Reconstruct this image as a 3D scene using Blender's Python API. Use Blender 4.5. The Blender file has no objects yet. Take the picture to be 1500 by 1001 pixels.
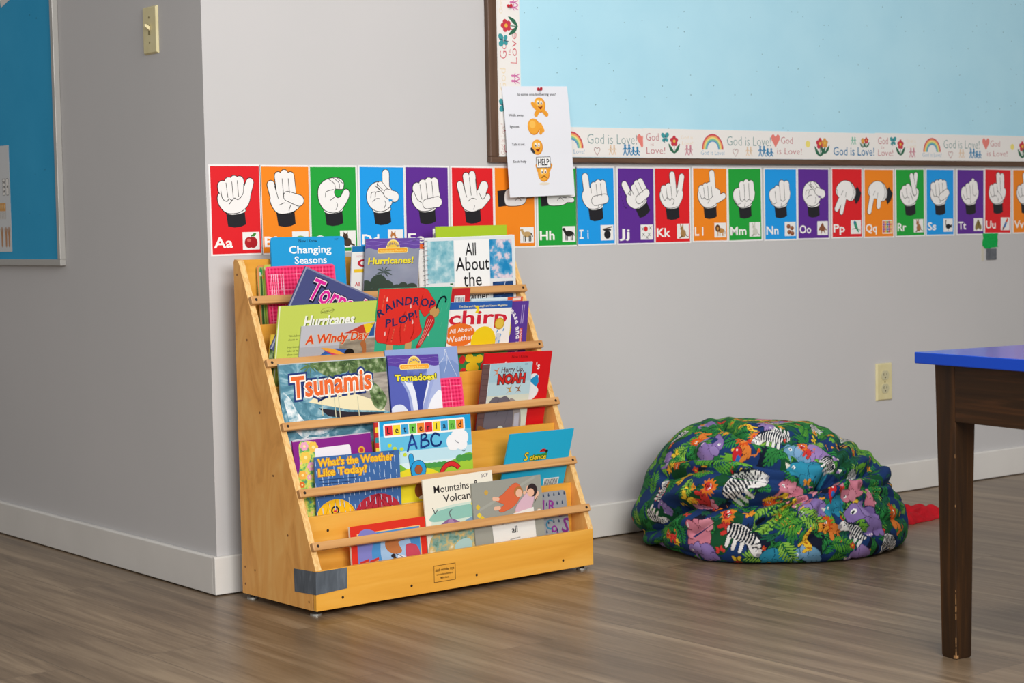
import bpy, bmesh, math, random
import numpy as np
from mathutils import Matrix, Vector, Euler
from mathutils.bvhtree import BVHTree

SC = bpy.context.scene
COL = SC.collection
PI = math.pi
random.seed(7)

# ------------------------------------------------------------------ camera
cam_d = bpy.data.cameras.new('camera')
cam = bpy.data.objects.new('camera', cam_d)
COL.objects.link(cam)
cam.location = (-2.12316, -3.90632, 0.85044)
cam.rotation_euler = (1.510487, 0.019508, -0.658074)
cam_d.sensor_width = 36.0
cam_d.lens = 2757.04 / 1500 * 36
cam_d.clip_start = 0.05
cam_d.dof.use_dof = True
cam_d.dof.focus_distance = 4.25
cam_d.dof.aperture_fstop = 7.0
SC.camera = cam

# ------------------------------------------------------------------ light
SC.view_settings.view_transform = 'Standard'
SC.view_settings.look = 'None'
SC.view_settings.exposure = 0.0
SC.view_settings.gamma = 1.0
SC.view_settings.use_curve_mapping = False
world = bpy.data.worlds.new('room_light')
SC.world = world
world.use_nodes = True
world.node_tree.nodes['Background'].inputs[0].default_value = (1.0, 0.98, 0.965, 1)
world.node_tree.nodes['Background'].inputs[1].default_value = 0.27


def area(name, loc, aim, sx, sy, power, col):
    d = bpy.data.lights.new(name, 'AREA')
    d.shape = 'RECTANGLE'
    d.size, d.size_y, d.energy, d.color = sx, sy, power, col
    o = bpy.data.objects.new(name, d)
    o.location = loc
    o.rotation_euler = (Vector(aim) - Vector(loc)).to_track_quat('-Z', 'Y').to_euler()
    COL.objects.link(o)


area('window_daylight', (-0.8, -4.8, 2.15), (0.8, 0, 0.85), 2.8, 1.4, 163, (1.0, 0.985, 0.97))
area('side_fill', (-3.7, -3.0, 1.5), (0.2, -0.1, 0.5), 1.6, 1.8, 41, (1.0, 0.985, 0.965))  # unseen fill lamp, added to lift the left wall and the bookcase side
area('ceiling_light', (0.2, -2.4, 2.75), (0.4, -1.6, 0), 1.2, 0.6, 30, (1.0, 0.96, 0.9))


# ------------------------------------------------------------------ materials
def lin(c):
    if isinstance(c, str):
        c = tuple(int(c[i:i + 2], 16) for i in (0, 2, 4))
    out = []
    for v in c[:3]:
        v = v / 255
        out.append(v / 12.92 if v <= 0.04045 else ((v + 0.055) / 1.055) ** 2.4)
    return out


_mats = {}


def paint(c, rough=0.5, spec=0.35, metal=0.0):
    """one plain ink, paint or plastic, by its hex colour"""
    key = (c, rough, spec, metal)
    if key not in _mats:
        m = bpy.data.materials.new('ink_' + c)
        m.use_nodes = True
        b = m.node_tree.nodes['Principled BSDF']
        b.inputs['Base Color'].default_value = (*lin(c), 1)
        b.inputs['Roughness'].default_value = rough
        b.inputs['Specular IOR Level'].default_value = spec
        b.inputs['Metallic'].default_value = metal
        _mats[key] = m
    return _mats[key]


def noise_mat(name, stops, scale=(4, 4, 4), detail=4, rough=0.5, spec=0.3, distort=0.0, coord='Object', bump=0.0, nrough=0.55):
    """colour ramp over a stretched noise: stops = [(position, hex)]"""
    m = bpy.data.materials.new(name)
    m.use_nodes = True
    nt = m.node_tree
    b = nt.nodes['Principled BSDF']
    b.inputs['Roughness'].default_value = rough
    b.inputs['Specular IOR Level'].default_value = spec
    tc = nt.nodes.new('ShaderNodeTexCoord')
    mp = nt.nodes.new('ShaderNodeMapping')
    mp.inputs['Scale'].default_value = scale
    no = nt.nodes.new('ShaderNodeTexNoise')
    no.inputs['Scale'].default_value = 1.0
    no.inputs['Detail'].default_value = detail
    no.inputs['Roughness'].default_value = nrough
    no.inputs['Distortion'].default_value = distort
    rp = nt.nodes.new('ShaderNodeValToRGB')
    els = rp.color_ramp.elements
    while len(els) < len(stops):
        els.new(0.5)
    for e, (p, c) in zip(els, stops):
        e.position = p
        e.color = (*lin(c), 1)
    nt.links.new(tc.outputs[coord], mp.inputs[0])
    nt.links.new(mp.outputs[0], no.inputs['Vector'])
    nt.links.new(no.outputs['Fac'], rp.inputs[0])
    nt.links.new(rp.outputs[0], b.inputs['Base Color'])
    if bump:
        bp = nt.nodes.new('ShaderNodeBump')
        bp.inputs['Strength'].default_value = bump
        bp.inputs['Distance'].default_value = 0.002
        nt.links.new(no.outputs['Fac'], bp.inputs['Height'])
        nt.links.new(bp.outputs[0], b.inputs['Normal'])
    return m


# ------------------------------------------------------------------ objects
def tag(o, label=None, cat=None, group=None, kind=None):
    if label: o['label'] = label
    if cat: o['category'] = cat
    if group: o['group'] = group
    if kind: o['kind'] = kind
    return o


def empty(name, mat=None, parent=None):
    o = bpy.data.objects.new(name, None)
    o.empty_display_size = 0.05
    COL.objects.link(o)
    if mat is not None: o.matrix_basis = mat
    if parent: o.parent = parent
    return o


class MB:
    """collects shapes into one mesh"""

    def __init__(self):
        self.v, self.f, self.mi, self.mats = [], [], [], []

    def slot(self, m):
        if m not in self.mats: self.mats.append(m)
        return self.mats.index(m)

    def add(self, verts, faces, m):
        n = len(self.v)
        k = self.slot(m)
        self.v += [tuple(p) for p in verts]
        for f in faces:
            self.f.append([i + n for i in f])
            self.mi.append(k)

    def box(self, lo, hi, m):
        (a, b, c), (d, e, f) = lo, hi
        vs = [(a, b, c), (d, b, c), (d, e, c), (a, e, c), (a, b, f), (d, b, f), (d, e, f), (a, e, f)]
        self.add(vs, [(3, 2, 1, 0), (4, 5, 6, 7), (0, 1, 5, 4), (1, 2, 6, 5), (2, 3, 7, 6), (3, 0, 4, 7)], m)

    def prism(self, poly, off, m):
        """closed 3D polygon extruded by the vector off"""
        n = len(poly)
        off = Vector(off)
        vs = [Vector(p) for p in poly] + [Vector(p) + off for p in poly]
        fs = [list(range(n))[::-1], [n + i for i in range(n)]]
        fs += [(i, (i + 1) % n, n + (i + 1) % n, n + i) for i in range(n)]
        self.add(vs, fs, m)

    def tube(self, a, b, r0, r1, m, n=16, cap=True):
        a, b = Vector(a), Vector(b)
        d = (b - a).normalized()
        x = d.orthogonal().normalized()
        y = d.cross(x)
        vs = []
        for c, r in ((a, r0), (b, r1)):
            for i in range(n):
                t = 2 * PI * i / n
                vs.append(c + x * (r * math.cos(t)) + y * (r * math.sin(t)))
        fs = [(i, (i + 1) % n, n + (i + 1) % n, n + i) for i in range(n)]
        if cap: fs += [list(range(n))[::-1], [n + i for i in range(n)]]
        self.add(vs, fs, m)

    def sphere(self, c, r, m, n=12, k=8):
        vs, fs = [], []
        rx, ry, rz = r if isinstance(r, tuple) else (r, r, r)
        for j in range(1, k):
            for i in range(n):
                a, b = 2 * PI * i / n, PI * j / k
                vs.append((c[0] + rx * math.sin(b) * math.cos(a), c[1] + ry * math.sin(b) * math.sin(a), c[2] + rz * math.cos(b)))
        top, bot = len(vs), len(vs) + 1
        vs += [(c[0], c[1], c[2] + rz), (c[0], c[1], c[2] - rz)]
        for j in range(k - 2):
            for i in range(n):
                fs.append((j * n + i, (j + 1) * n + i, (j + 1) * n + (i + 1) % n, j * n + (i + 1) % n))
        for i in range(n):
            fs.append((top, i, (i + 1) % n))
            fs.append((bot, (k - 2) * n + (i + 1) % n, (k - 2) * n + i))
        self.add(vs, fs, m)

    def build(self, name, parent=None, mat=None, bevel=0, smooth=False, fix=True):
        me = bpy.data.meshes.new(name)
        me.from_pydata(self.v, [], self.f)
        for m in self.mats: me.materials.append(m)
        me.polygons.foreach_set('material_index', self.mi)
        if fix:
            bm = bmesh.new()
            bm.from_mesh(me)
            bmesh.ops.recalc_face_normals(bm, faces=bm.faces)
            bm.to_mesh(me)
            bm.free()
        if smooth:
            me.polygons.foreach_set('use_smooth', [True] * len(me.polygons))
        me.update()
        o = bpy.data.objects.new(name, me)
        COL.objects.link(o)
        if mat is not None: o.matrix_basis = mat
        if parent: o.parent = parent
        if bevel:
            bv = o.modifiers.new('bevel', 'BEVEL')
            bv.width, bv.segments, bv.limit_method = bevel, 2, 'ANGLE'
            bv.angle_limit = math.radians(40)
        return o


# ------------------------------------------------------------------ flat printing (inks laid on paper, each a hair above the last)
_txt = {}


def glyphs(s, off=0.0, shear=0.0):
    key = (s, round(off, 4), round(shear, 3))
    if key not in _txt:
        cu = bpy.data.curves.new('lettering', 'FONT')
        cu.body, cu.size, cu.resolution_u, cu.offset, cu.shear = s, 1.0, 2, off, shear
        ob = bpy.data.objects.new('lettering', cu)
        me = ob.to_mesh()
        vs = np.array([(v.co.x, v.co.y) for v in me.vertices]).reshape(-1, 2)
        fs = [list(p.vertices) for p in me.polygons]
        ob.to_mesh_clear()
        bpy.data.objects.remove(ob)
        bpy.data.curves.remove(cu)
        _txt[key] = (vs, fs)
    return _txt[key]


def rot2(p, a):
    c, s = math.cos(a), math.sin(a)
    return [(x * c - y * s, x * s + y * c) for x, y in p]


def spline(pts, k=5, closed=True):
    n = len(pts)
    out = []
    rng = range(n) if closed else range(n - 1)
    for i in rng:
        g = lambda j: pts[j % n] if closed else pts[min(max(j, 0), n - 1)]
        p0, p1, p2, p3 = g(i - 1), g(i), g(i + 1), g(i + 2)
        for t in [j / k for j in range(k)]:
            out.append(tuple(0.5 * (2 * p1[d] + (p2[d] - p0[d]) * t + (2 * p0[d] - 5 * p1[d] + 4 * p2[d] - p3[d]) * t * t
                                    + (3 * p1[d] - p0[d] - 3 * p2[d] + p3[d]) * t ** 3) for d in (0, 1)))
    if not closed: out.append(tuple(pts[-1]))
    return out


class Art:
    """drawing in percent of the sheet's width: x to the right, y DOWN from the top-left corner"""

    def __init__(self):
        self.items = []            # (bucket, colour or material, verts, faces)
        self.tr = None

    def put(self, c, verts, faces=None, bucket='print'):
        verts = list(verts)
        if self.tr: verts = [self.tr(*p) for p in verts]
        if faces is None: faces = [list(range(len(verts)))]
        self.items.append((bucket, c, verts, faces))

    def poly(self, pts, c): self.put(c, pts)

    def spl(self, pts, c, ol=None, lw=1.0, k=5):
        q = spline(pts, k)
        if ol: self.line(q + [q[0]], lw * 2, ol)
        self.put(c, q)

    def rect(self, x, y, w, h, c): self.put(c, [(x, y), (x + w, y), (x + w, y + h), (x, y + h)])

    def rrect(self, x, y, w, h, r, c):
        p = []
        for cx, cy, a0 in ((x + w - r, y + r, -90), (x + w - r, y + h - r, 0), (x + r, y + h - r, 90), (x + r, y + r, 180)):
            for i in range(5):
                a = math.radians(a0 + i * 22.5)
                p.append((cx + r * math.cos(a), cy + r * math.sin(a)))
        self.put(c, p)

    def ell(self, cx, cy, rx, ry, c, rot=0, n=20, a0=0, a1=360):
        p = [(rx * math.cos(math.radians(a0 + (a1 - a0) * i / n)), ry * math.sin(math.radians(a0 + (a1 - a0) * i / n))) for i in range(n + (a1 - a0 < 360))]
        self.put(c, [(cx + x, cy + y) for x, y in rot2(p, math.radians(rot))])

    def ring(self, cx, cy, r0, r1, c, a0=0, a1=360, sy=1.0, n=24):
        vs, fs = [], []
        for i in range(n + 1):
            t = math.radians(a0 + (a1 - a0) * i / n)
            vs += [(cx + r0 * math.cos(t), cy + sy * r0 * math.sin(t)), (cx + r1 * math.cos(t), cy + sy * r1 * math.sin(t))]
        for i in range(n): fs.append([2 * i, 2 * i + 1, 2 * i + 3, 2 * i + 2])
        self.put(c, vs, fs)

    def cap_pts(self, a, b, r0, r1=None, n=7):
        r1 = r0 if r1 is None else r1
        t = math.atan2(b[1] - a[1], b[0] - a[0])
        p = []
        for i in range(n + 1):
            s = t + PI / 2 + PI * i / n
            p.append((a[0] + r0 * math.cos(s), a[1] + r0 * math.sin(s)))
        for i in range(n + 1):
            s = t - PI / 2 + PI * i / n
            p.append((b[0] + r1 * math.cos(s), b[1] + r1 * math.sin(s)))
        return p

    def cap(self, a, b, r0, r1=None, c='ffffff', ol=None, lw=1.0):
        r1 = r0 if r1 is None else r1
        if ol: self.put(ol, self.cap_pts(a, b, r0 + lw, r1 + lw))
        self.put(c, self.cap_pts(a, b, r0, r1))

    def line(self, pts, w, c):
        vs, fs = [], []
        for i in range(len(pts) - 1):
            a, b = pts[i], pts[i + 1]
            d = math.hypot(b[0] - a[0], b[1] - a[1])
            if d < 1e-9: continue
            nx, ny = -(b[1] - a[1]) / d * w / 2, (b[0] - a[0]) / d * w / 2
            ex, ey = (b[0] - a[0]) / d * w * 0.35, (b[1] - a[1]) / d * w * 0.35
            k = len(vs)
            vs += [(a[0] + nx - ex, a[1] + ny - ey), (b[0] + nx + ex, b[1] + ny + ey), (b[0] - nx + ex, b[1] - ny + ey), (a[0] - nx - ex, a[1] - ny - ey)]
            fs.append([k, k + 1, k + 2, k + 3])
        if vs: self.put(c, vs, fs)

    def curve(self, pts, w, c): self.line(spline(pts, 5, False), w, c)

    def text(self, s, x, y, h, c, w=None, bold=0.0, shear=0.0, rot=0, align='l', out=None, shadow=None, bucket='title', k=None):
        """baseline start (x, y), cap height h, fitted to width w"""
        base, _ = glyphs(s, 0.0, shear)
        if not len(base): return
        sy = h / 0.686
        x0, x1 = base[:, 0].min(), base[:, 0].max()
        sx = w / (x1 - x0) if w else sy * (k or 1.0)
        al = {'l': x0, 'c': (x0 + x1) / 2, 'r': x1}[align]

        def lay(off, col, dx=0, dy=0):
            vs, fs = glyphs(s, off, shear)
            p = [((a - al) * sx, -b * sy) for a, b in vs]
            p = rot2(p, math.radians(rot))
            self.put(col, [(x + dx + a, y + dy + b) for a, b in p], fs, bucket)
        if shadow: lay(bold + (out[0][1] if out else 0), shadow[0], shadow[1], shadow[2])
        if out:
            for col, o in out: lay(bold + o, col)
        lay(bold, c)

    def arc_text(self, s, pts, h, c, bold=0.0, gap=0.12, out=None, k=1.0):
        """letters set one by one along a polyline"""
        sp = spline(pts, 8, False)
        seg = [0]
        for a, b in zip(sp, sp[1:]): seg.append(seg[-1] + math.hypot(b[0] - a[0], b[1] - a[1]))
        adv = []
        for ch in s:
            if ch == ' ': adv.append(0.3); continue
            v, _ = glyphs(ch)
            adv.append(v[:, 0].max() - v[:, 0].min() + gap)
        tot = sum(adv)
        sc = seg[-1] / tot
        d = 0
        for ch, a in zip(s, adv):
            m = (d + a / 2) * sc
            d += a
            if ch == ' ': continue
            i = max(j for j in range(len(sp) - 1) if seg[j] <= m)
            t = (m - seg[i]) / max(1e-6, seg[i + 1] - seg[i])
            px = sp[i][0] + (sp[i + 1][0] - sp[i][0]) * t
            py = sp[i][1] + (sp[i + 1][1] - sp[i][1]) * t
            r = math.degrees(math.atan2(sp[i + 1][1] - sp[i][1], sp[i + 1][0] - sp[i][0]))
            self.text(ch, px, py, h, c, rot=r, align='c', bold=bold, out=out, w=(a - gap) * sc * k)

    def layers(self):
        """height step of every item: one above whatever it overlaps"""
        done, out = [], []
        for b, c, vs, fs in self.items:
            xs = [p[0] for p in vs]
            ys = [p[1] for p in vs]
            bb = (min(xs), min(ys), max(xs), max(ys))
            lv = 1
            for (q, l) in done:
                if l >= lv and q[0] < bb[2] and q[2] > bb[0] and q[1] < bb[3] and q[3] > bb[1]: lv = l + 1
            done.append((bb, lv))
            out.append(lv)
        return out

    def emit(self, mb_of, W, H, z0=0.0, dz=0.0001, rough=0.45, fit=None, clip=None):
        """write into mesh builders: (-W/2..W/2, 0..H, z) with print facing +z"""
        for (b, c, vs, fs), lv in zip(self.items, self.layers()):
            if clip:
                vs, fs = clip_faces(vs, fs, *clip)
                if not fs: continue
            m = c if not isinstance(c, str) else paint(c, rough)
            P = [(-W / 2 + x / 100 * W, H - y / 100 * W, z0 + lv * dz) for x, y in vs]
            good = []
            for f in fs:
                a = sum(P[f[i]][0] * P[f[(i + 1) % len(f)]][1] - P[f[(i + 1) % len(f)]][0] * P[f[i]][1] for i in range(len(f)))
                if abs(a) < 1e-12: continue
                good.append(f if a > 0 else f[::-1])
            if fit: P = [fit(*q) for q in P]
            mb_of(b).add(P, good, m)


def clip_faces(vs, fs, x0, y0, x1, y1):
    """cut printed shapes at the sheet's edge"""
    if all(x0 <= p[0] <= x1 and y0 <= p[1] <= y1 for p in vs): return vs, fs
    ov, of = [], []
    for f in fs:
        p = [vs[i] for i in f]
        for ax, lim, sg in ((0, x0, 1), (0, x1, -1), (1, y0, 1), (1, y1, -1)):
            q = []
            for i in range(len(p)):
                a, b = p[i], p[(i + 1) % len(p)]
                da, db = sg * (a[ax] - lim), sg * (b[ax] - lim)
                if da >= 0: q.append(a)
                if (da >= 0) != (db >= 0):
                    t = da / (da - db)
                    q.append((a[0] + (b[0] - a[0]) * t, a[1] + (b[1] - a[1]) * t))
            p = q
            if len(p) < 3: break
        if len(p) >= 3:
            n = len(ov)
            ov += p
            of.append(list(range(n, n + len(p))))
    return ov, of


def frame_mat(o, x, y, z):
    o, x, y, z = Vector(o), Vector(x), Vector(y), Vector(z)
    return Matrix(((x.x, y.x, z.x, o.x), (x.y, y.y, z.y, o.y), (x.z, y.z, z.z, o.z), (0, 0, 0, 1)))


def on_wall(x, z, gap=0.0, rot=0.0):
    """frame of a thing hung on the long wall: local x right, y up, z out of the wall"""
    return frame_mat((x, -gap, z), (1, 0, 0), (0, 0, 1), (0, -1, 0)) @ Matrix.Rotation(math.radians(rot), 4, 'Z')


def on_side_wall(y, z, gap=0.0, rot=0.0):
    return frame_mat((-gap, y, z), (0, -1, 0), (0, 0, 1), (-1, 0, 0)) @ Matrix.Rotation(math.radians(rot), 4, 'Z')

# ------------------------------------------------------------------ the setting
def wall_mat(name, c1, c2):
    return noise_mat(name, [(0.3, c1), (0.7, c2)], (1.3, 1.3, 1.3), 6, 0.6, 0.25)


def floor_mat():
    m = bpy.data.materials.new('vinyl_planks')
    m.use_nodes = True
    nt = m.node_tree
    L = nt.links.new
    b = nt.nodes['Principled BSDF']
    tc = nt.nodes.new('ShaderNodeTexCoord')
    mp = nt.nodes.new('ShaderNodeMapping')
    mp.inputs['Rotation'].default_value = (0, 0, PI / 2)
    mp.inputs['Location'].default_value = (0.31, 0.06, 0)
    br = nt.nodes.new('ShaderNodeTexBrick')
    br.offset = 0.37
    br.inputs['Scale'].default_value = 1.0
    br.inputs['Brick Width'].default_value = 1.22
    br.inputs['Row Height'].default_value = 0.178
    br.inputs['Mortar Size'].default_value = 0.0009
    br.inputs['Mortar Smooth'].default_value = 0.1
    br.inputs['Bias'].default_value = 0.0
    br.inputs['Color1'].default_value = (0, 0, 0, 1)
    br.inputs['Color2'].default_value = (1, 1, 1, 1)
    br.inputs['Mortar'].default_value = (0.5, 0.5, 0.5, 1)
    L(tc.outputs['Object'], mp.inputs[0])
    L(mp.outputs[0], br.inputs['Vector'])
    # grain runs along the planks, shifted per plank
    add = nt.nodes.new('ShaderNodeVectorMath')
    add.operation = 'MULTIPLY_ADD'
    add.inputs[1].default_value = (7, 7, 7)
    L(br.outputs['Color'], add.inputs[0])
    st = nt.nodes.new('ShaderNodeMapping')
    st.inputs['Scale'].default_value = (19, 1.0, 1)
    L(tc.outputs['Object'], st.inputs[0])
    L(st.outputs[0], add.inputs[2])
    no = nt.nodes.new('ShaderNodeTexNoise')
    no.inputs['Scale'].default_value = 1.0
    no.inputs['Detail'].default_value = 7
    no.inputs['Roughness'].default_value = 0.6
    no.inputs['Distortion'].default_value = 0.6
    L(add.outputs[0], no.inputs['Vector'])
    rp = nt.nodes.new('ShaderNodeValToRGB')
    e = rp.color_ramp.elements
    e.new(0.5)
    for q, (p, c) in zip(e, ((0.28, '604f3c'), (0.5, '826f59'), (0.72, 'a28e75'))):
        q.position = p
        q.color = (*lin(c), 1)
    fine = nt.nodes.new('ShaderNodeTexNoise')
    fm = nt.nodes.new('ShaderNodeMapping')
    fm.inputs['Scale'].default_value = (150, 7, 1)
    fine.inputs['Scale'].default_value = 1.0
    fine.inputs['Detail'].default_value = 3
    L(tc.outputs['Object'], fm.inputs[0])
    L(fm.outputs[0], fine.inputs['Vector'])
    big = nt.nodes.new('ShaderNodeMath')
    big.operation = 'MULTIPLY_ADD'
    big.inputs[1].default_value = 0.30
    sub = nt.nodes.new('ShaderNodeMath')
    sub.operation = 'ADD'
    sub.inputs[1].default_value = -0.15
    L(no.outputs['Fac'], sub.inputs[0])
    L(fine.outputs['Fac'], big.inputs[0])
    L(sub.outputs[0], big.inputs[2])
    L(big.outputs[0], rp.inputs[0])
    mx = nt.nodes.new('ShaderNodeMix')
    mx.data_type = 'RGBA'
    mx.blend_type = 'MULTIPLY'
    mx.inputs['Factor'].default_value = 1.0
    r2 = nt.nodes.new('ShaderNodeValToRGB')
    r2.color_ramp.elements[0].color = (0.80, 0.77, 0.74, 1)
    r2.color_ramp.elements[1].color = (1.10, 1.08, 1.05, 1)
    L(br.outputs['Color'], r2.inputs[0])
    L(rp.outputs[0], mx.inputs['A'])
    L(r2.outputs[0], mx.inputs['B'])
    m2 = nt.nodes.new('ShaderNodeMix')
    m2.data_type = 'RGBA'
    m2.inputs['B'].default_value = (*lin('4a4036'), 1)
    sc = nt.nodes.new('ShaderNodeMath')
    sc.operation = 'MULTIPLY'
    sc.inputs[1].default_value = 0.6
    L(br.outputs['Fac'], sc.inputs[0])
    L(sc.outputs[0], m2.inputs['Factor'])
    L(mx.outputs['Result'], m2.inputs['A'])
    L(m2.outputs['Result'], b.inputs['Base Color'])
    b.inputs['Roughness'].default_value = 0.34
    b.inputs['Specular IOR Level'].default_value = 0.4
    return m


WALL = wall_mat('wall_paint', 'c5c4c4', 'cac8c8')
TRIM = noise_mat('trim_paint', [(0.35, 'dcd9d4'), (0.7, 'e6e3de')], (3, 3, 3), 4, 0.4, 0.4)
XR, YB, HW = 5.6, 4.2, 2.75

mb = MB()
mb.box((-5.0, -8.0, -0.06), (XR, YB, 0.0), floor_mat())
tag(mb.build('floor'), kind='structure')
mb = MB()
mb.box((0.0, 0.0, 0.0), (XR, 0.12, HW), WALL)
tag(mb.build('wall_right'), kind='structure')
mb = MB()
mb.box((0.0, 0.12, 0.0), (0.12, YB, HW), WALL)
# the corner bead: a slightly proud rounded edge where both walls meet
tag(mb.build('wall_left'), kind='structure')


def baseboard(name, poly, ext):
    mb = MB()
    mb.prism(poly, ext, TRIM)
    tag(mb.build(name, bevel=0.0015), kind='structure')


BT, BH = 0.0125, 0.0925
baseboard('baseboard_right', [(-BT, -0.0003, 0.003), (-BT, -BT, 0.003), (-BT, -BT, BH - 0.003), (-BT, -BT + 0.003, BH), (-BT, -0.0003, BH)], (XR + BT, 0, 0))
baseboard('baseboard_left', [(-0.0003, 0.0, 0.003), (-BT, 0.0, 0.003), (-BT, 0.0, BH - 0.003), (-BT + 0.003, 0.0, BH), (-0.0003, 0.0, BH)], (0, YB, 0))

# ------------------------------------------------------------------ the display bookcase
BC_O = Vector((0.0376, -0.3793, 0.0))
BC_A = math.radians(1.6)
M_BC = Matrix.Translation(BC_O) @ Matrix.Rotation(BC_A, 4, 'Z')
BW = 0.819


def wood(name, stops, axis, fine=60, slow=2.5, rough=0.38):
    s = [fine, fine, fine]
    s[axis] = slow
    return noise_mat(name, stops, s, 5, rough, 0.35, 0.8)


W_LIP = wood('maple_board', [(0.25, 'de9a34'), (0.5, 'ebaa42'), (0.8, 'f3ba58')], 0, 26, 2.0)
W_SIDE = noise_mat('birch_side', [(0.25, 'd3914a'), (0.5, 'efae5e'), (0.75, 'f8c274')], (11, 11, 3.4), 6, 0.4, 0.35, 2.6)
W_RAIL = wood('beech_rail', [(0.25, 'b9824c'), (0.5, 'cf9a60'), (0.8, 'dcab72')], 0, 70, 3)
W_EDGE = wood('ply_edge', [(0.3, 'd9a45c'), (0.55, 'f0c684'), (0.8, 'f7d79c')], 2, 150, 3)
W_DARK = wood('rail_end', [(0.3, '94704a'), (0.7, 'ad8760')], 2, 90, 20)
SCREW = paint('2e2118', 0.5)
STEEL = paint('a5a39c', 0.35, 0.5, 0.7)

LIPS = [(0.0, 0.102, 0.012), (0.061, 0.213, 0.016), (0.120, 0.359, 0.118), (0.180, 0.500, 0.264), (0.238, 0.640, 0.407)]   # v, top z, bottom z
FLOORS = [0.024, 0.126, 0.272, 0.415, 0.555]
RAILS = [0.151, 0.265, 0.410, 0.551, 0.693]
SLOPE = 0.292 / 0.688
face_v = lambda z: (z - 0.102) * SLOPE

case = empty('display_bookcase', M_BC)
tag(case, 'honey-coloured wooden front-facing book display rack with five tiers, against the grey wall', 'bookcase')
for u0 in (0.0, BW - 0.0155):
    mb = MB()
    q = [(0.0155, 0.012), (0.0155, 0.1015), (0.0, 0.1025), (0.286, 0.776), (0.2925, 0.787), (0.300, 0.790), (0.308, 0.790), (0.312, 0.784), (0.312, 0.012)]
    poly = [(u0, v, z) for v, z in q]
    n = len(poly)
    vs = poly + [(u0 + 0.0155, v, z) for _, v, z in poly]
    mb.add(vs, [list(range(n)), [n + i for i in range(n)]], W_SIDE)
    mb.add(vs, [(i, (i + 1) % n, n + (i + 1) % n, n + i) for i in range(n)], W_EDGE)
    side = mb.build('side_panel', case)
    # screws seen on the outer face
    if u0 == 0.0:
        for v, z in ((0.03, 0.03), (0.255, 0.072), (0.298, 0.075), (0.299, 0.035), (0.298, 0.755), (0.262, 0.605), (0.215, 0.44), (0.165, 0.30), (0.11, 0.17)):
            sb = MB()
            sb.tube((-0.0002, v, z), (0.001, v, z), 0.0028, 0.0028, paint('8a5c34', 0.5), 12)
            sb.build('screw_plug', side)
for i, (v, zt, zb) in enumerate(LIPS):
    mb = MB()
    if i == 0:
        mb.box((0.0, 0.0, zb), (BW, 0.012, zt), W_LIP)
    else:
        mb.box((0.0160, v, zb), (BW - 0.0160, v + 0.012, zt), W_LIP)
    p = mb.build('front_board' if i == 0 else 'step_board', case, bevel=0.0012)
    p.name = 'ledge_board'
    if i == 0:
        lip0 = p
    sp = [(0.07, 0.035), (0.26, 0.035), (0.45, 0.035), (0.72, 0.035)] if i == 0 else [(0.075, zt - 0.035), (0.40, zt - 0.035), (0.72, zt - 0.035)]
    for u, z in sp:
        sb = MB()
        sb.tube((u, v - 0.0004, z), (u, v + 0.001, z), 0.0032, 0.0032, SCREW, 12)
        sb.build('screw', p)
    fb = MB()
    v1 = LIPS[i + 1][0] if i < 4 else 0.299
    fb.box((0.0160, v + 0.0121, FLOORS[i] - 0.010), (BW - 0.0160, v1 + (0.0 if i < 4 else 0.0) - 0.0001, FLOORS[i] - 0.0005), W_SIDE)
    fb.build('pocket_floor', case)
mb = MB()
mb.box((0.0160, 0.299, 0.545), (BW - 0.0160, 0.311, 0.789), W_LIP)
mb.build('back_panel', case, bevel=0.001).name = 'backing_panel'

# rails across the pockets, screwed on the sloping edges
N2 = Vector((0, -0.688, 0.292)).normalized()
S2 = Vector((0, 0.292, 0.688)).normalized()
for z in RAILS:
    mb = MB()
    c = Vector((0, face_v(z), z))
    h, t = 0.0095, 0.0125
    a, b = c - S2 * h + N2 * 0.0003, c + S2 * h + N2 * 0.0003
    poly = [a, b, b + N2 * t, a + N2 * t]
    mb.prism([Vector((0.001, p.y, p.z)) for p in poly], (BW - 0.0, 0, 0), W_RAIL)
    r = mb.build('rail', case, bevel=0.0022)
    for u in (0.014, BW - 0.012):
        sb = MB()
        q = c + N2 * (t + 0.0005)
        sb.tube((u, q.y, q.z), (u, q.y - N2.y * 0.003, q.z - N2.z * 0.003), 0.0036, 0.0036, SCREW, 14)
        sb.build('screw', r)
for u, v in ((0.012, 0.022), (BW - 0.02, 0.022), (0.012, 0.288), (BW - 0.02, 0.288)):
    mb = MB()
    mb.tube((u, v, 0.0), (u, v, 0.0042), 0.0135, 0.0130, STEEL, 24)
    mb.tube((u, v, 0.0042), (u, v, 0.0120), 0.006, 0.006, paint('2a2826', 0.6), 12)
    mb.build('glide_foot', case)
# grey cloth tape wrapped round the lower corner
TAPE = noise_mat('duct_tape', [(0.3, '4d545c'), (0.6, '5d656e'), (0.8, '767f88')], (60, 60, 14), 5, 0.45, 0.4, 1.0)
mb = MB()
e = 0.0006
loop = [(-e, 0.088, 0.098), (-e, 0.016, 0.1005), (-e, -e, 0.1005), (0.083, -e, 0.1012)]
bott = [(-e, 0.087, 0.046), (-e, 0.016, 0.049), (-e, -e, 0.0495), (0.082, -e, 0.054)]
mb.add(loop + bott, [(i, i + 1, 5 + i, 4 + i) for i in range(3)], TAPE)
t = mb.build('corner_tape', case)
t['label'] = 'dark grey duct tape'
sol = t.modifiers.new('thick', 'SOLIDIFY')
sol.thickness = 0.0004
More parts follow.
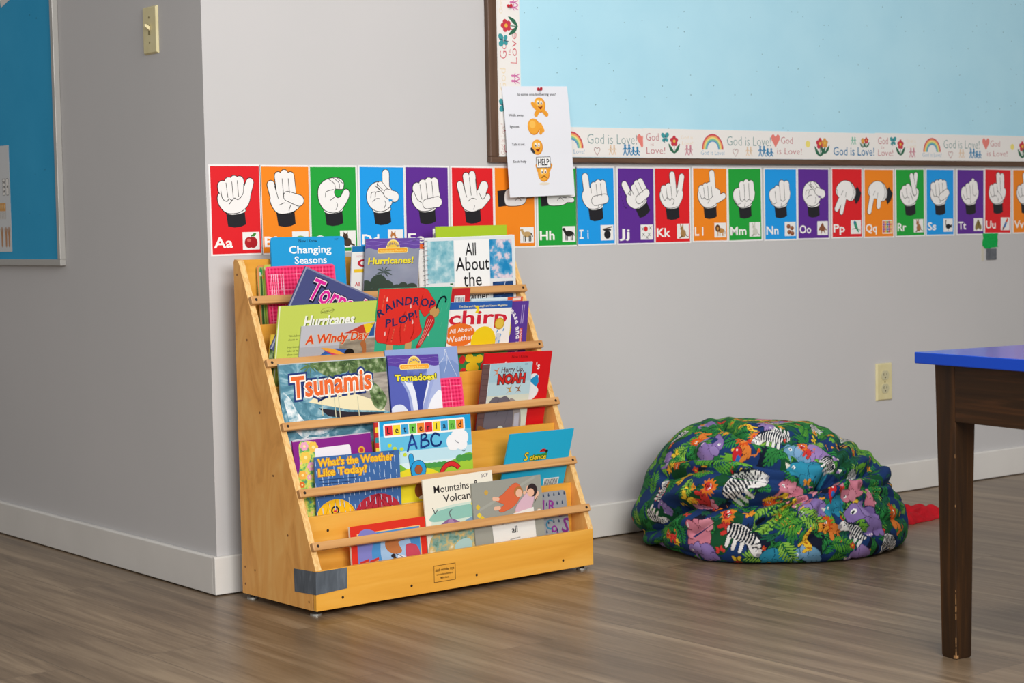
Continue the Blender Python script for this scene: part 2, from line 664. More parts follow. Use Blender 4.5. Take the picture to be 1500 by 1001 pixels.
# maker's mark branded on the lowest board
A = Art()
A.line([(0, 0), (100, 0), (100, 62), (0, 62), (0, 0)], 2.2, '6a4a20')
A.text('stack wooden toys', 50, 22, 11, '4a3214', w=88, align='c', bold=0.015)
A.text('www.stackwoodentoys.ca', 50, 37, 7, '5a3f1a', w=78, align='c', bold=0.01)
A.text('Made in Canada', 50, 51, 7, '5a3f1a', w=40, align='c', bold=0.01)
mb = MB()
A.emit(lambda b: mb, 0.062, 0.038, 0, 0.00008)
o = mb.build('maker_mark', lip0, fix=False)
o.matrix_basis = frame_mat((0.356, -0.0003, 0.034), (1, 0, 0.0), (0, 0, 1), (0, -1, 0))

# ------------------------------------------------------------------ the books in the rack
# top-left corner, direction along the top, direction up the cover (in the rack's own axes), width, height
POSE = {
    'lime_back': ((0.5706, 0.2909, 0.8575), (1.0, 0.0002, 0.0045), (-0.0045, 0.0499, 0.9987), 0.2281, 0.3029),
    'brush': ((0.0497, 0.2917, 0.7751), (1.0, 0.0005, 0.0081), (-0.0081, 0.0599, 0.9982), 0.2, 0.2205),
    'green': ((0.0646, 0.2859, 0.7763), (1.0, 0.0004, 0.009), (-0.009, 0.0499, 0.9987), 0.2, 0.2216),
    'blue': ((0.0843, 0.2845, 0.8393), (1.0, -0.0001, -0.0025), (0.0025, 0.0499, 0.9987), 0.2066, 0.2841),
    'pink': ((0.0639, 0.2761, 0.7716), (1.0, 0.0008, 0.0099), (-0.01, 0.0797, 0.9968), 0.192, 0.2173),
    'white': ((0.2908, 0.2507, 0.8141), (1.0, 0.0, 0.0), (0.0, -0.1093, 0.994), 0.2, 0.2606),
    'hurr_purple': ((0.3204, 0.2358, 0.8305), (1.0, -0.0002, 0.0019), (-0.0019, -0.1191, 0.9929), 0.1599, 0.2774),
    'orange_tab': ((0.501, 0.27, 0.8147), (1.0, 0.0, 0.0), (-0.0, 0.0, 1.0), 0.21, 0.2597),
    'binder': ((0.5136, 0.261, 0.8295), (0.9999, 0.0, 0.0116), (-0.0116, 0.0, 0.9999), 0.286, 0.2745),
    'yellow_strip': ((0.0199, 0.1899, 0.618), (1.0, 0.0, 0.0), (0.0, -0.2149, 0.9766), 0.2, 0.2079),
    'tornado_navy': ((0.0938, 0.1518, 0.772), (0.9302, 0.0789, -0.3584), (0.367, -0.1999, 0.9085), 0.3, 0.205),
    'lime': ((0.0287, 0.1673, 0.6826), (0.9999, -0.0027, 0.0123), (-0.0126, -0.2148, 0.9766), 0.2842, 0.274),
    'windy': ((0.0927, 0.1737, 0.6344), (1.0, -0.0012, 0.0056), (-0.0057, -0.2149, 0.9766), 0.2099, 0.2246),
    'raindrop': ((0.3, 0.1563, 0.7134), (0.9999, 0.0025, -0.0112), (0.0115, -0.2148, 0.9766), 0.2167, 0.3031),
    'light_orange': ((0.5966, 0.1857, 0.6775), (1.0, 0.0, 0.0), (0.0, -0.1483, 0.9889), 0.165, 0.2654),
    'red_bar': ((0.3929, 0.1832, 0.705), (1.0, 0.0, 0.0), (0.0, -0.1479, 0.9859), 0.2, 0.2942),
    'chirp': ((0.5203, 0.1714, 0.6723), (0.9999, 0.002, -0.0115), (0.0116, -0.1676, 0.9858), 0.196, 0.2588),
    'purple_please': ((0.5795, 0.1833, 0.6657), (1.0, 0.0, 0.0), (0.0, -0.1483, 0.9889), 0.2, 0.2535),
    'tsunamis': ((0.0196, 0.1623, 0.5523), (1.0, 0.0001, 0.0015), (-0.0015, 0.0995, 0.995), 0.2973, 0.2817),
    'torn_purple': ((0.3257, 0.1677, 0.5537), (0.9995, -0.0046, -0.0305), (0.0309, 0.1483, 0.9885), 0.1507, 0.2803),
    'light_blue': ((0.3252, 0.1765, 0.5663), (1.0, -0.0008, -0.0059), (0.006, 0.1386, 0.9903), 0.2157, 0.2959),
    'pink2': ((0.3426, 0.162, 0.4903), (1.0, 0.0, 0.0), (-0.0, 0.1435, 0.9897), 0.2, 0.2206),
    'noah': ((0.5709, 0.1102, 0.5201), (0.9999, 0.0025, -0.0125), (0.0128, -0.1961, 0.9805), 0.1566, 0.251),
    'red': ((0.5756, 0.1091, 0.5466), (0.9997, 0.0049, -0.0244), (0.0249, -0.1961, 0.9803), 0.2161, 0.2748),
    'purple_flower': ((0.0194, 0.1121, 0.3814), (0.9999, 0.002, 0.0146), (-0.0147, 0.1386, 0.9902), 0.2138, 0.2579),
    'weather': ((0.0595, 0.085, 0.3428), (0.9999, -0.0013, -0.014), (0.0141, 0.0598, 0.9959), 0.235, 0.2144),
    'letter': ((0.2342, 0.0956, 0.4069), (1.0, -0.0004, -0.0068), (0.0068, 0.0599, 0.9982), 0.2811, 0.2795),
    'teal': ((0.5959, 0.0437, 0.3521), (0.9999, 0.0037, -0.0119), (0.0125, -0.2961, 0.9551), 0.206, 0.2341),
    'kanga': ((0.1128, 0.0296, 0.184), (1.0, 0.0006, 0.0077), (-0.0078, 0.0797, 0.9968), 0.2108, 0.1605),
    'mount': ((0.3258, 0.0395, 0.2692), (0.9999, 0.0014, 0.0152), (-0.0153, 0.0896, 0.9959), 0.2076, 0.2462),
    'grandpa': ((0.4644, 0.0325, 0.2469), (1.0, 0.0004, 0.0038), (-0.0038, 0.0895, 0.995), 0.2148, 0.224),
    'grey': ((0.5654, 0.04, 0.2016), (1.0, 0.0, 0.0), (-0.0, 0.1289, 0.9917), 0.2, 0.1791),
}
PHOTO_SEA = noise_mat('print_sea', [(0.25, '2f5f74'), (0.5, '5d93a8'), (0.62, '9fc4d0'), (0.75, 'eef4f5')], (22, 30, 1), 6, 0.4, 0.35, 1.5)
PHOTO_LEAF = noise_mat('print_foliage', [(0.3, '28361f'), (0.5, '5f7a48'), (0.65, 'a9b890'), (0.8, 'dfe5dc')], (60, 60, 1), 6, 0.4)
PHOTO_STONE = noise_mat('print_stone', [(0.3, '857d75'), (0.7, 'b9b0a4')], (20, 90, 1), 5, 0.4)
PHOTO_MIST = noise_mat('print_mist', [(0.25, '4f9fb4'), (0.5, '92c4cf'), (0.75, 'dfeef0')], (40, 40, 1), 7, 0.3)
PHOTO_CLOUD = noise_mat('print_cloud', [(0.42, '1c86be'), (0.52, '5aa6d0'), (0.58, 'd9cbd8'), (0.75, 'f2e9ee')], (28, 28, 1), 4, 0.3)
PHOTO_NIGHT = noise_mat('print_storm', [(0.3, '10234a'), (0.6, '234c86'), (0.8, '6f94c4')], (30, 60, 1), 5, 0.3)
PHOTO_GARDEN = noise_mat('print_garden', [(0.3, '3b6aa0'), (0.42, '6fae4c'), (0.52, 'c9da6a'), (0.62, 'f0d05a'), (0.72, 'e8a6c0')], (70, 70, 1), 4, 0.45)
PHOTO_FUNNEL = noise_mat('print_funnel', [(0.3, '4350a6'), (0.55, '6f80c4'), (0.75, 'b9c4e6')], (16, 26, 1), 4, 0.35, 0.3, 1.0)
PHOTO_PAINT = noise_mat('print_watercolour', [(0.3, '3f6b5b'), (0.45, '7fa79b'), (0.58, 'd2b26a'), (0.72, 'e6ecd8')], (45, 45, 1), 5, 0.5)
PHOTO_FIELD = noise_mat('print_field', [(0.3, '7f7466'), (0.6, 'a79a86'), (0.8, 'c4bcae')], (20, 70, 1), 5, 0.45)
PHOTO_FOAM = noise_mat('print_foam', [(0.35, '6d9fb4'), (0.48, 'c4dbe2'), (0.6, 'f6f9fa')], (60, 60, 1), 6, 0.4)
SKY_HAZE = noise_mat('print_haze', [(0.3, '868ca2'), (0.7, '9fa4b6')], (8, 14, 1), 3, 0.4)
PAGE = paint('efece2', 0.7, 0.1)


def badge(a, cx, cy, w):
    """little sun with a banner of a reader series"""
    a.ell(cx, cy, w * 0.23, w * 0.24, 'f7e69a', a0=180, a1=360)
    a.ell(cx, cy, w * 0.20, w * 0.21, 'f2c84a', a0=180, a1=360)
    a.arc_text('Science', [(cx - w * .17, cy - w * .03), (cx - w * .10, cy - w * .085), (cx, cy - w * .105), (cx + w * .10, cy - w * .085), (cx + w * .17, cy - w * .03)], w * .085, '4a5a9a', bold=0.015)
    a.rrect(cx - w * .5, cy - w * .02, w, w * .15, w * .05, 'f7e69a')
    a.rrect(cx - w * .48, cy, w * .96, w * .11, w * .04, 'f2a52c')
    a.text('Vocabulary Readers', cx, cy + w * .085, w * .06, 'f9e07a', w=w * .84, align='c', bold=0.01)


def header(a, depth, c, c2):
    a.poly([(0, 0), (100, 0), (100, depth)] + [(100 - i * 5, depth + 1.6 * math.sin(i * 0.9)) for i in range(1, 20)] + [(0, depth)], c)
    for k in (0.3, 0.62):
        a.line([(i * 5, depth * k + 1.4 * math.sin(i * 0.8 + k * 9)) for i in range(21)], 0.9, c2)


def scrawl(a, x, y, s, c='3a3550'):
    a.text('SCF', x, y, s, c, shear=0.2, bucket='print')


def art_lime_back(a): pass


def art_brush(a):
    a.rrect(0, 0, 100, 110, 4, 'd98b52')
    a.rrect(2, 2, 96, 108, 3, '9fae62')
    a.cap((5, 14), (3.6, 90), 1.3, 1.6, '2f5a2c')
    a.cap((8.3, 12), (8.0, 90), 1.4, 1.6, '6fae2e')
    a.ell(5.2, 7, 1.8, 4.2, '2c8a4a')
    a.ell(3.6, 10, 1.4, 2.2, 'b9c2c6')
    a.rect(6.6, 12, 3, 4, 'd9742c')


def art_green(a):
    a.rrect(0, 0, 100, 111, 3, 'b4c456')
    a.line([(1.5, 4), (1.5, 111)], 1.2, 'd8dd9a')


def art_blue(a):
    a.text('Now I Know', 50, 6.2, 3.2, '12303f', w=25, align='c', bold=0.01)
    a.text('Changing', 24, 18.6, 8.2, 'f4f7f6', w=57, bold=0.02)
    a.text('Seasons', 31, 30.6, 8.2, 'f4f7f6', w=43, bold=0.02)
    scrawl(a, 86, 4.6, 2.4, '1f5f86')


def plaid(a, h):
    a.tr = lambda x, y: (2.4 + 0.952 * x, 2.4 + 0.952 * y)
    for i in range(0, 100, 5):
        a.rect(i, 0, 2.4, h, 'ee2f69')
    for j in range(0, int(h), 5):
        q = min(2.4, h - j)
        for i in range(0, 100, 5):
            a.rect(i, j, 2.4, q, 'd11a52')
            a.rect(i + 2.4, j, 2.6, q, 'ee2f69')
    for i in range(3, 100, 20): a.line([(i, 0), (i, h)], 0.5, 'f79ab8')
    for j in range(8, int(h), 20): a.line([(0, j), (100, j)], 0.5, 'f79ab8')


def art_pink(a):
    plaid(a, 113)
    for k, (x, n) in enumerate(((5, 40), (8, 40), (11, 38), (14, 36), (19, 28), (22, 33))):
        y = 8
        while y < n:
            l = random.uniform(2, 5)
            a.line([(x, y), (x, y + l)], 1.3, 'f6b6cb')
            y += l + 1.2
    a.line([(34, 36), (34, 46)], 1.2, 'f6b6cb')
    a.line([(39, 36), (39, 48)], 1.2, 'f6b6cb')
    a.tr = None


def art_white(a):
    a.rect(0, 0, 100, 7, '1b78b4')
    a.text('NOW I', 7, 13.5, 2.4, 'd98a9a', bucket='print')
    a.ring(17, 20.5, 4.5, 8.5, 'c22a36', sy=0.55)
    a.rect(4, 27.5, 90, 4.2, 'f2c530')
    a.text('All', 6, 48, 4.5, 'c8323a', bold=0.02, bucket='print')
    a.text('about', 6, 58, 4.5, 'c8323a', bold=0.02, bucket='print')


def palm(a, x, y, s, c):
    a.line([(x - s * .02, y + s), (x + s * .05, y + s * .5), (x, y)], s * .05, c)
    for dx, dy in ((-.75, .15), (-.6, -.25), (-.2, -.42), (.35, -.4), (.75, -.15), (.8, .22), (.45, .35), (-.5, .4)):
        a.spl([(x, y), (x + dx * s * .5, y + dy * s * .55 - s * .08), (x + dx * s, y + dy * s + s * .06), (x + dx * s * .5, y + dy * s * .55 + s * .06)], c)


def art_hurr_purple(a):
    a.rect(0, 0, 100, 173, SKY_HAZE)
    header(a, 15, '6b4ca6', '8a72c0')
    scrawl(a, 86, 5, 2.6)
    badge(a, 50, 15, 56)
    a.text('Hurricanes!', 6, 38, 9.5, 'f4e23c', w=83, bold=0.03, shear=0.06, shadow=('54525e', 0.8, 0.9))
    palm(a, 35, 50, 20, '4d5a58')
    for x, y, rx, ry in ((4, 72, 11, 10), (26, 66, 15, 12), (40, 72, 14, 9), (60, 76, 10, 6), (72, 74, 9, 7), (88, 76, 11, 7), (50, 80, 60, 7)):
        a.ell(x, y, rx, ry, '3c4a3f')
    a.rect(0, 84, 100, 89, '5c6a58')


def art_orange_tab(a):
    a.rect(0, 0, 100, 5.5, 'ee6a2c')
    a.line([(0, 6), (100, 6)], 0.5, 'c8c8c8')


def art_binder(a):
    a.rrect(0.6, 0.6, 98.8, 94, 2, 'dfe4e6')
    a.rect(2, 3, 29, 36.5, PHOTO_MIST)
    a.rect(31.5, 3, 39, 62, 'f3f4f3')
    a.rect(71, 3.4, 25.5, 34.5, PHOTO_CLOUD)
    a.rect(73.5, 41, 23.5, 30, PHOTO_NIGHT)
    a.line([(88, 41.5), (86.5, 45), (88.5, 48), (86.8, 52)], 0.5, 'dfe9f6')
    a.rect(26, 40.2, 3.4, 1.4, '2f6b3a')
    a.text('All', 44, 16.6, 11, '17171a', w=11.5, bold=0.008)
    a.text('About', 33, 29.6, 11.5, '17171a', w=37, bold=0.008)
    a.text('the', 41, 43.5, 12, '17171a', w=20, bold=0.008)
    a.text('Weather', 33, 57, 10, '17171a', w=36, bold=0.008)


def art_yellow_strip(a):
    a.rect(0, 0, 100, 12, 'd9b83e')
    a.rect(0, 12, 100, 92, PHOTO_LEAF)


def art_tornado_navy(a):
    a.rect(0, 0, 100, 1.2, '8489a8')
    a.rect(0, 0, 1.4, 68, '9aa0bb')
    a.text('Tornadoes', 13, 21, 16, 'e0279c', w=78, bold=0.012, shear=0.12, out=(('20264a', 0.06), ('f3dbe8', 0.032)), shadow=('12162e', 0.9, 0.9))
    a.poly([(60, 30), (80, 28), (74, 60), (70, 66), (66, 60)], '8b90ad')


def art_lime(a):
    a.line([(1, 0), (1, 96)], 1.0, 'f0f0d8')
    a.ell(47, 5.8, 6.4, 2.6, 'a9b64a')
    a.ell(47, 5.8, 5.6, 2.0, 'c9d765')
    a.text('Look & Listen', 47, 7.0, 1.8, '3a4420', w=13, align='c', rot=-8)
    a.text('Hurricanes', 25, 18.5, 9, 'f6f7ee', w=49, bold=0.035, shear=0.18, shadow=('6d7a34', 0.9, 0.8))
    for i, s in enumerate(('Winds bring', 'clouds in.', '', 'Hurricanes', 'take us by', 'them to our', 'understanding')):
        if s: a.text(s, 11.5, 26 + i * 3.1, 1.7, '39412a')


def art_windy(a):
    a.rect(0, 0, 100, 24, 'c4c5cd')
    a.rect(0, 24, 100, 16, 'b4b4ba')
    a.rect(52, 18, 48, 18, PHOTO_FIELD)
    a.rect(0, 36, 100, 71, PHOTO_FIELD)
    a.poly([(57, 11), (82, 2), (87, 13)], 'c8402e')
    a.poly([(82, 2), (97, 0), (91, 12), (87, 13)], 'f0cf2c')
    a.poly([(97, 0), (98, 16), (90, 16), (91, 12)], '2f5d9c')
    a.poly([(88, 13), (91, 12), (90, 17)], '3a8a4a')
    a.text('A Windy Day', 7, 20.5, 9.5, 'df4a22', w=83, bold=0.03, shear=0.12, rot=-1, out=(('e9d6b0', 0.03),))
    a.spl([(24, 40), (32, 31), (44, 28), (58, 29), (66, 32), (62, 40), (48, 45), (32, 46)], '3b62a8')
    a.spl([(30, 27), (46, 31), (58, 36), (62, 41), (50, 38), (38, 32)], 'd0356c')
    a.spl([(28, 26), (44, 28), (60, 35), (48, 34), (36, 30)], 'f2a93a')
    a.spl([(32, 35), (44, 35), (52, 42), (40, 46), (30, 44)], '6fb0d8')
    a.spl([(84, 34), (80, 24), (84, 20), (88, 26), (88, 40), (78, 46), (74, 44)], 'b06a3a')
    a.ell(66, 38, 6, 7, '7a4a30')
    a.ell(66, 34, 6.6, 5, '1c1512')
    a.line([(63.5, 40.5), (66, 41.5), (68, 40.5)], 0.7, 'e8d8cc')
    a.rect(48, 45, 40, 62, '7a6a58')
    scrawl(a, 92, 3.4, 2.2, '5a5040')


def art_raindrop(a):
    for i in range(26):
        x, y = random.uniform(60, 98), random.uniform(2, 130)
        a.line([(x, y), (x - 1.2, y + random.uniform(5, 12))], 0.5, '58b894')
    a.spl([(0, 0), (30, 0.4), (61, 0.8), (72, 10), (80, 20), (73, 27), (66, 33), (60, 27), (57, 25), (60, 40), (64, 49), (58, 57), (42, 64), (28, 64), (16, 62), (3, 57), (1, 30)], 'e2322a', ol='7a1712', lw=0.4)
    for p in ([(38, 27), (34, 45), (37, 62)], [(20, 44), (18, 60)], [(50, 30), (53, 48), (50, 58)], [(60, 8), (57, 24)]):
        a.curve(p, 1.3, 'c0241e')
    for p in ([(42, 27), (40, 48)], [(26, 46), (24, 60)], [(8, 8), (6, 30)]):
        a.curve(p, 1.6, 'e85a44')
    for x, y in ((12, 13), (50, 40), (14, 52), (74, 55), (45, 22)):
        a.spl([(x, y - 4), (x + 1.1, y), (x, y + 1.2), (x - 1.1, y)], 'f0c8c0')
    a.poly([(18, 63), (27, 64), (26, 84), (17, 84)], 'c7a069')
    a.poly([(43, 63.5), (52, 61), (53, 84), (44, 84)], 'c7a069')
    a.rect(14, 82, 42, 30, 'c22a22')
    a.spl([(72, 27), (79, 22), (85, 26), (84, 32), (77, 35)], 'c99a5a', ol='6a4a2a', lw=0.3)
    a.curve([(81, 24), (82, 19), (85, 13), (90, 11), (93, 14), (92.5, 17)], 2.0, '17303a')
    a.spl([(69, 35), (74, 32), (79, 35), (80, 42), (74, 52), (64, 68), (59, 68), (66, 52)], 'c9262a', ol='5a1414', lw=0.3)
    for dx in (-3, 0, 3): a.line([(75 + dx, 36), (63 + dx * .5, 66)], 0.6, 'eaa79a')
    a.arc_text('RAINDROP', [(3, 33), (10, 29), (18, 24.5), (28, 20.5), (40, 19), (52, 19.5), (64, 21.5), (77, 25)], 8.8, '1f2c5c', bold=0.022, gap=0.14)
    a.arc_text('PLOP!', [(13, 43.5), (24, 42.5), (36, 40), (48, 36.5), (57, 33)], 8.8, '1f2c5c', bold=0.022, gap=0.14)


def art_light_orange(a):
    a.rect(0, 0, 100, 3, 'd9e4e6')
    a.rect(70, 0, 30, 7, 'e2532c')
    a.rect(80, 1.5, 16, 4, 'f0ddd2')


def art_red_bar(a):
    a.rect(0, 0, 100, 147, 'c4252b')
    a.rect(76, 9, 16, 16, 'ecebea')
    for i in range(7): a.rect(78 + i * 1.9, 10.5, 0.8, 7, '4a4a4a')


def art_chirp(a):
    a.rect(0, 0, 100, 132, 'f3f1ec')
    a.rect(0, 0, 100, 9.5, '2b5fae')
    a.text('The See and Do, Laugh and Learn Magazine', 14, 7, 2.6, 'f2e9b0', w=78, bold=0.012)
    a.text('chirp', 1, 28.5, 17, 'cf2138', w=92, bold=0.02, out=(('f7f4f0', 0.05),))
    a.spl([(40, 6.5), (44, 5.2), (47, 9), (46, 14), (41, 14), (43, 10)], 'f0d020')
    a.ell(19, 42, 25, 15, 'ea7426')
    a.text('All About', 3, 40, 5.6, 'f6f2ea', w=36, rot=-5, bold=0.008)
    a.text('Weather', 0, 51.5, 7.4, 'f6f2ea', w=42, rot=-5, bold=0.008)
    a.ell(58, 52, 20, 20, 'f2d21c')
    a.ell(82, 29.5, 8, 7.6, 'caa228')
    a.ell(82, 29.5, 6.4, 6.1, 'e3c24a')
    a.rect(78, 42, 8, 20, 'cfd4dc')
    for x, y in ((80, 38), (86, 44), (84, 52), (90, 36), (79, 48)):
        a.cap((x, y), (x - 1, y + 2.6), 0.8, 0.8, '5aa0d8')
    a.rect(0, 66, 100, 66, '2f8a48')
    for i, (x, y) in enumerate(((38, 72), (46, 76), (54, 74), (40, 84), (48, 86))):
        a.ell(x, y, 6.4, 5.6, 'f0cf2a', n=16)
    for x, y in ((27, 74), (62, 84), (30, 90), (70, 76)):
        a.ell(x, y, 5, 5.4, 'd42c30')
    a.rect(0, 92, 100, 40, 'bfd8e4')


def art_purple_please(a):
    a.rect(0, 0, 100, 127, '5b3a98')
    a.ell(52, 34, 22, 24, 'e9d434')
    a.arc_text('ease and Please', [(70, 12), (77, 20), (81, 32), (83, 46), (83, 62), (82, 80)], 7, 'f3f0f6', bold=0.03)
    a.rect(88, 34, 4.6, 22, 'd0282e')
    a.text('SCHOLASTIC', 91.4, 55, 2.6, 'f4e8e8', w=20, rot=-90, bold=0.02)
    a.line([(90, 5), (89, 28)], 1.0, 'b9a8d8')
    a.line([(93, 5), (92, 28)], 1.0, 'b9a8d8')


def art_tsunamis(a):
    a.rect(0, 0, 100, 95, PHOTO_SEA)
    a.spl([(30, -1), (66, -1), (100, -1), (101, 16), (86, 14), (74, 15), (62, 10), (48, 13), (36, 8)], PHOTO_LEAF)
    palm(a, 28, 3, 12, '5d7a48')
    palm(a, 64, 2, 10, '3f5a34')
    a.poly([(68, 14), (86, 12), (100, 12), (100, 44), (84, 38), (62, 32)], PHOTO_STONE)
    a.poly([(25, 31), (33, 25), (60, 24.5), (95, 37), (95, 43), (62, 39.5)], 'efe4bc')
    a.poly([(33, 36), (60, 41), (94, 44), (94, 48), (71, 48), (42, 43)], '2a2630')
    for x, y in ((36, 30), (48, 32), (52, 33), (70, 38)):
        a.line([(x, y - 8), (x + .5, y + 12)], 0.8, 'cfcdb0')
    a.spl([(82, 18), (92, 24), (98, 34), (92, 42), (84, 36)], PHOTO_LEAF)
    for pts in ([(2, 22), (9, 28), (14, 38), (24, 52), (18, 58), (8, 48), (4, 36)], [(22, 46), (40, 44), (50, 50), (36, 56), (20, 55)], [(2, 60), (30, 58), (60, 62), (40, 70), (8, 70)]):
        a.spl(pts, PHOTO_FOAM)
    a.text('Tsunamis', 11, 26.5, 15.5, 'ea6a2e', w=73, bold=0.028, rot=-2.0, shear=0.08, out=(('243a78', 0.125), ('f6efe6', 0.055)))
    a.line([(0, 0.4), (100, 0.4)], 0.8, 'b9c4c8')


def art_torn_purple(a):
    a.rect(0, 0, 100, 186, PHOTO_FUNNEL)
    a.poly([(0, 14), (34, 14), (40, 60), (46, 110), (0, 110)], '5560b4')
    a.poly([(76, 18), (100, 14), (100, 110), (54, 110), (66, 70)], 'a9b6e0')
    a.spl([(20, 36), (32, 40), (78, 38), (90, 34), (78, 62), (68, 88), (64, 112), (38, 112), (37, 86), (33, 60)], '9aa8da')
    a.spl([(26, 36), (36, 44), (74, 40), (82, 34), (72, 60), (60, 86), (56, 112), (44, 112), (42, 86), (38, 60)], 'e4e9f6')
    a.spl([(46, 42), (74, 40), (69, 58), (60, 86), (57, 112), (51, 112), (51, 84), (49, 60)], '35459c')
    a.spl([(0, 84), (20, 78), (34, 92), (40, 112), (0, 112)], 'dfe5f4')
    a.spl([(100, 60), (84, 66), (72, 84), (62, 112), (100, 112)], 'eef1f8')
    header(a, 17, '5b3f9f', '7a63b8')
    scrawl(a, 84, 6, 2.8)
    badge(a, 51, 15.5, 58)
    a.text('Tornadoes!', 12, 40.5, 9.5, 'f2e436', w=80, bold=0.035, out=(('5a5a3a', 0.075),))


def art_light_blue(a):
    a.rect(0, 0, 100, 34, '90a6d6')
    a.spl([(0, 20), (40, 28), (100, 22), (100, 137), (0, 137)], '7b95c9')
    a.curve([(83, 3), (80, 12), (70, 20), (60, 22)], 0.5, 'dde6f4')
    a.curve([(82, 3), (88, 18), (94, 30), (98, 40)], 0.5, 'dde6f4')
    a.curve([(84, 3), (84, 16), (78, 30)], 0.5, 'dde6f4')


def art_pink2(a): plaid(a, 110)


def art_noah(a):
    a.rect(0, 0, 100, 160, 'bcd6de')
    a.rect(14, 0, 86, 30, 'a9cbd8')
    a.rect(14, 52, 86, 60, 'd9dccb')
    a.rect(0, 0, 13.5, 160, '6b4f4e')
    for j in range(6, 150, 9): a.line([(0, j), (13.5, j + .6)], 0.6, '4f3838')
    a.line([(14, 0), (14, 160)], 0.8, 'e8eef0')
    for x, y, s, c in ((28, 14, 1.0, 'd88a6a'), (58, 44, 1.0, 'c99a52'), (76, 44, 0.9, '9a5a2a')):
        a.spl([(x, y), (x - 7 * s, y - 5 * s), (x - 2 * s, y - 2 * s), (x + 5 * s, y - 8 * s), (x + 2 * s, y), (x + 7 * s, y + 4 * s), (x, y + 3 * s), (x - 6 * s, y + 6 * s)], c)
    a.text('Hurry Up,', 38, 14.5, 8, '5a2a2c', w=45, bold=0.02)
    a.text('NOAH', 33, 32.5, 14, 'cf2a25', w=54, bold=0.045, out=(('4a2a2a', 0.055),))
    a.rect(14, 108, 86, 52, '9fb25e')
    a.spl([(60, 62), (70, 60), (84, 74), (88, 110), (60, 110)], '9a8f8c')
    a.spl([(14, 76), (20, 62), (30, 54), (42, 56), (52, 54), (62, 62), (70, 78), (72, 104), (66, 126), (56, 126), (54, 104), (42, 104), (40, 128), (28, 128), (24, 108), (14, 116)], '6d6670', ol='4a454c', lw=0.4)
    a.curve([(38, 58), (36, 66), (40, 74), (36, 84)], 0.7, '4a454c')
    a.curve([(58, 60), (60, 80), (56, 100)], 0.7, '57525a')
    a.ell(39, 68, 1.2, 1.6, '2a262a')
    a.poly([(74, 84), (84, 82), (86, 118), (76, 120)], 'b9b7c4')
    for k in range(16):
        x = 15 + k * 5.4
        a.line([(x, 126), (x + 2.5, 112 + (k % 3) * 3)], 0.8, ('4a7a34', 'd8c83a', '6b3f22')[k % 3])
    a.spl([(2, 100), (20, 106), (34, 118), (30, 126), (4, 128)], '8a5a34')
    a.text('SCF', 84, 4.5, 2.6, '4a5a9a', shear=0.2, bucket='print')


def art_red(a):
    a.text('Now I Know', 52, 6.6, 3.2, '7a0d10', w=24, align='c', bold=0.01)
    a.text("'s", 78, 21, 8, 'f0e6e4', bold=0.02, bucket='print')
    a.text('a', 31, 14.5, 6, 'f0e6e4', bold=0.02, bucket='print')
    a.spl([(70, 30), (78, 26), (84, 30), (80, 38), (86, 46), (82, 54), (74, 58), (66, 52)], 'ecebec')
    a.poly([(70, 34), (82, 27), (85, 36), (82, 42)], '2492c8')


def art_purple_flower(a):
    a.rect(0, 0, 100, 114, '861f86')
    a.rect(0, 0, 100, 1.2, 'c8b2c8')
    a.spl([(8, 4), (18, 2), (28, 6), (26, 22), (24, 34), (22, 50), (20, 110), (0, 112), (0, 60), (2, 40), (6, 26)], PHOTO_GARDEN)
    for x, y, r, c in ((14, 7, 5, 'eda6c2'), (25, 9, 6, 'f2c24e'), (14, 19, 6.5, 'f0c850'), (20, 29, 5, 'f0a8c0'), (8, 37, 5, 'f4b44a'), (6, 47, 3.5, 'e8782c'), (16, 40, 3, 'eda6c2')):
        for k in range(6): a.ell(x + r * .62 * math.cos(k * 1.047), y + r * .62 * math.sin(k * 1.047), r * .45, r * .4, c, n=10)
        a.ell(x, y, r * .34, r * .3, 'f6e6a0', n=10)
    a.rrect(26, 10.5, 46, 20, 3, 'efe9ee')
    a.ring(86, 18.5, 2.6, 4.4, 'e0a83a')
    a.ell(86, 18.5, 2.6, 2.6, 'c23a3a')


def art_weather(a):
    a.rect(0, 0, 100, 92, '3d68a4')
    a.rect(0, 56, 100, 36, '2f6f9c')
    a.ell(22, 62, 24, 20, 'f1bb1c')
    a.ell(72, 61, 28, 20, 'b0273a')
    for k in range(-1, 3): a.curve([(22 + k * 8, 42.5 + abs(k) * 3), (22 + k * 14, 64)], 0.5, 'c98a14')
    for k in range(-2, 3): a.curve([(72, 41), (72 + k * 12, 62)], 0.5, '7a1626')
    a.ring(21, 53, 3.0, 4.6, '2a2a2a')
    a.spl([(19, 54), (22, 51), (23, 54)], 'c8283a')
    rs = random.Random(3)
    for i in range(17):
        for j in range(9):
            x, y = i * 6.2 + rs.uniform(0, 3), j * 10 + rs.uniform(0, 6) + (i % 2) * 4
            a.line([(x, y), (x + .4, y + rs.uniform(4, 7))], 0.75, 'b4c8e2')
    a.text("What's the Weather", 4, 9.0, 6.8, 'f5c02e', w=88, bold=0.035, out=(('c98a3a', 0.055),))
    a.text('Like Today?', 4, 18.6, 6.8, 'f5c02e', w=56, bold=0.035, out=(('c98a3a', 0.055),))
    a.line([(5, 22.6), (48, 22.6)], 0.9, '24406e')
    a.line([(5, 26), (40, 26)], 0.9, '24406e')
    scrawl(a, 88, 3, 2.2, '2a2a3a')


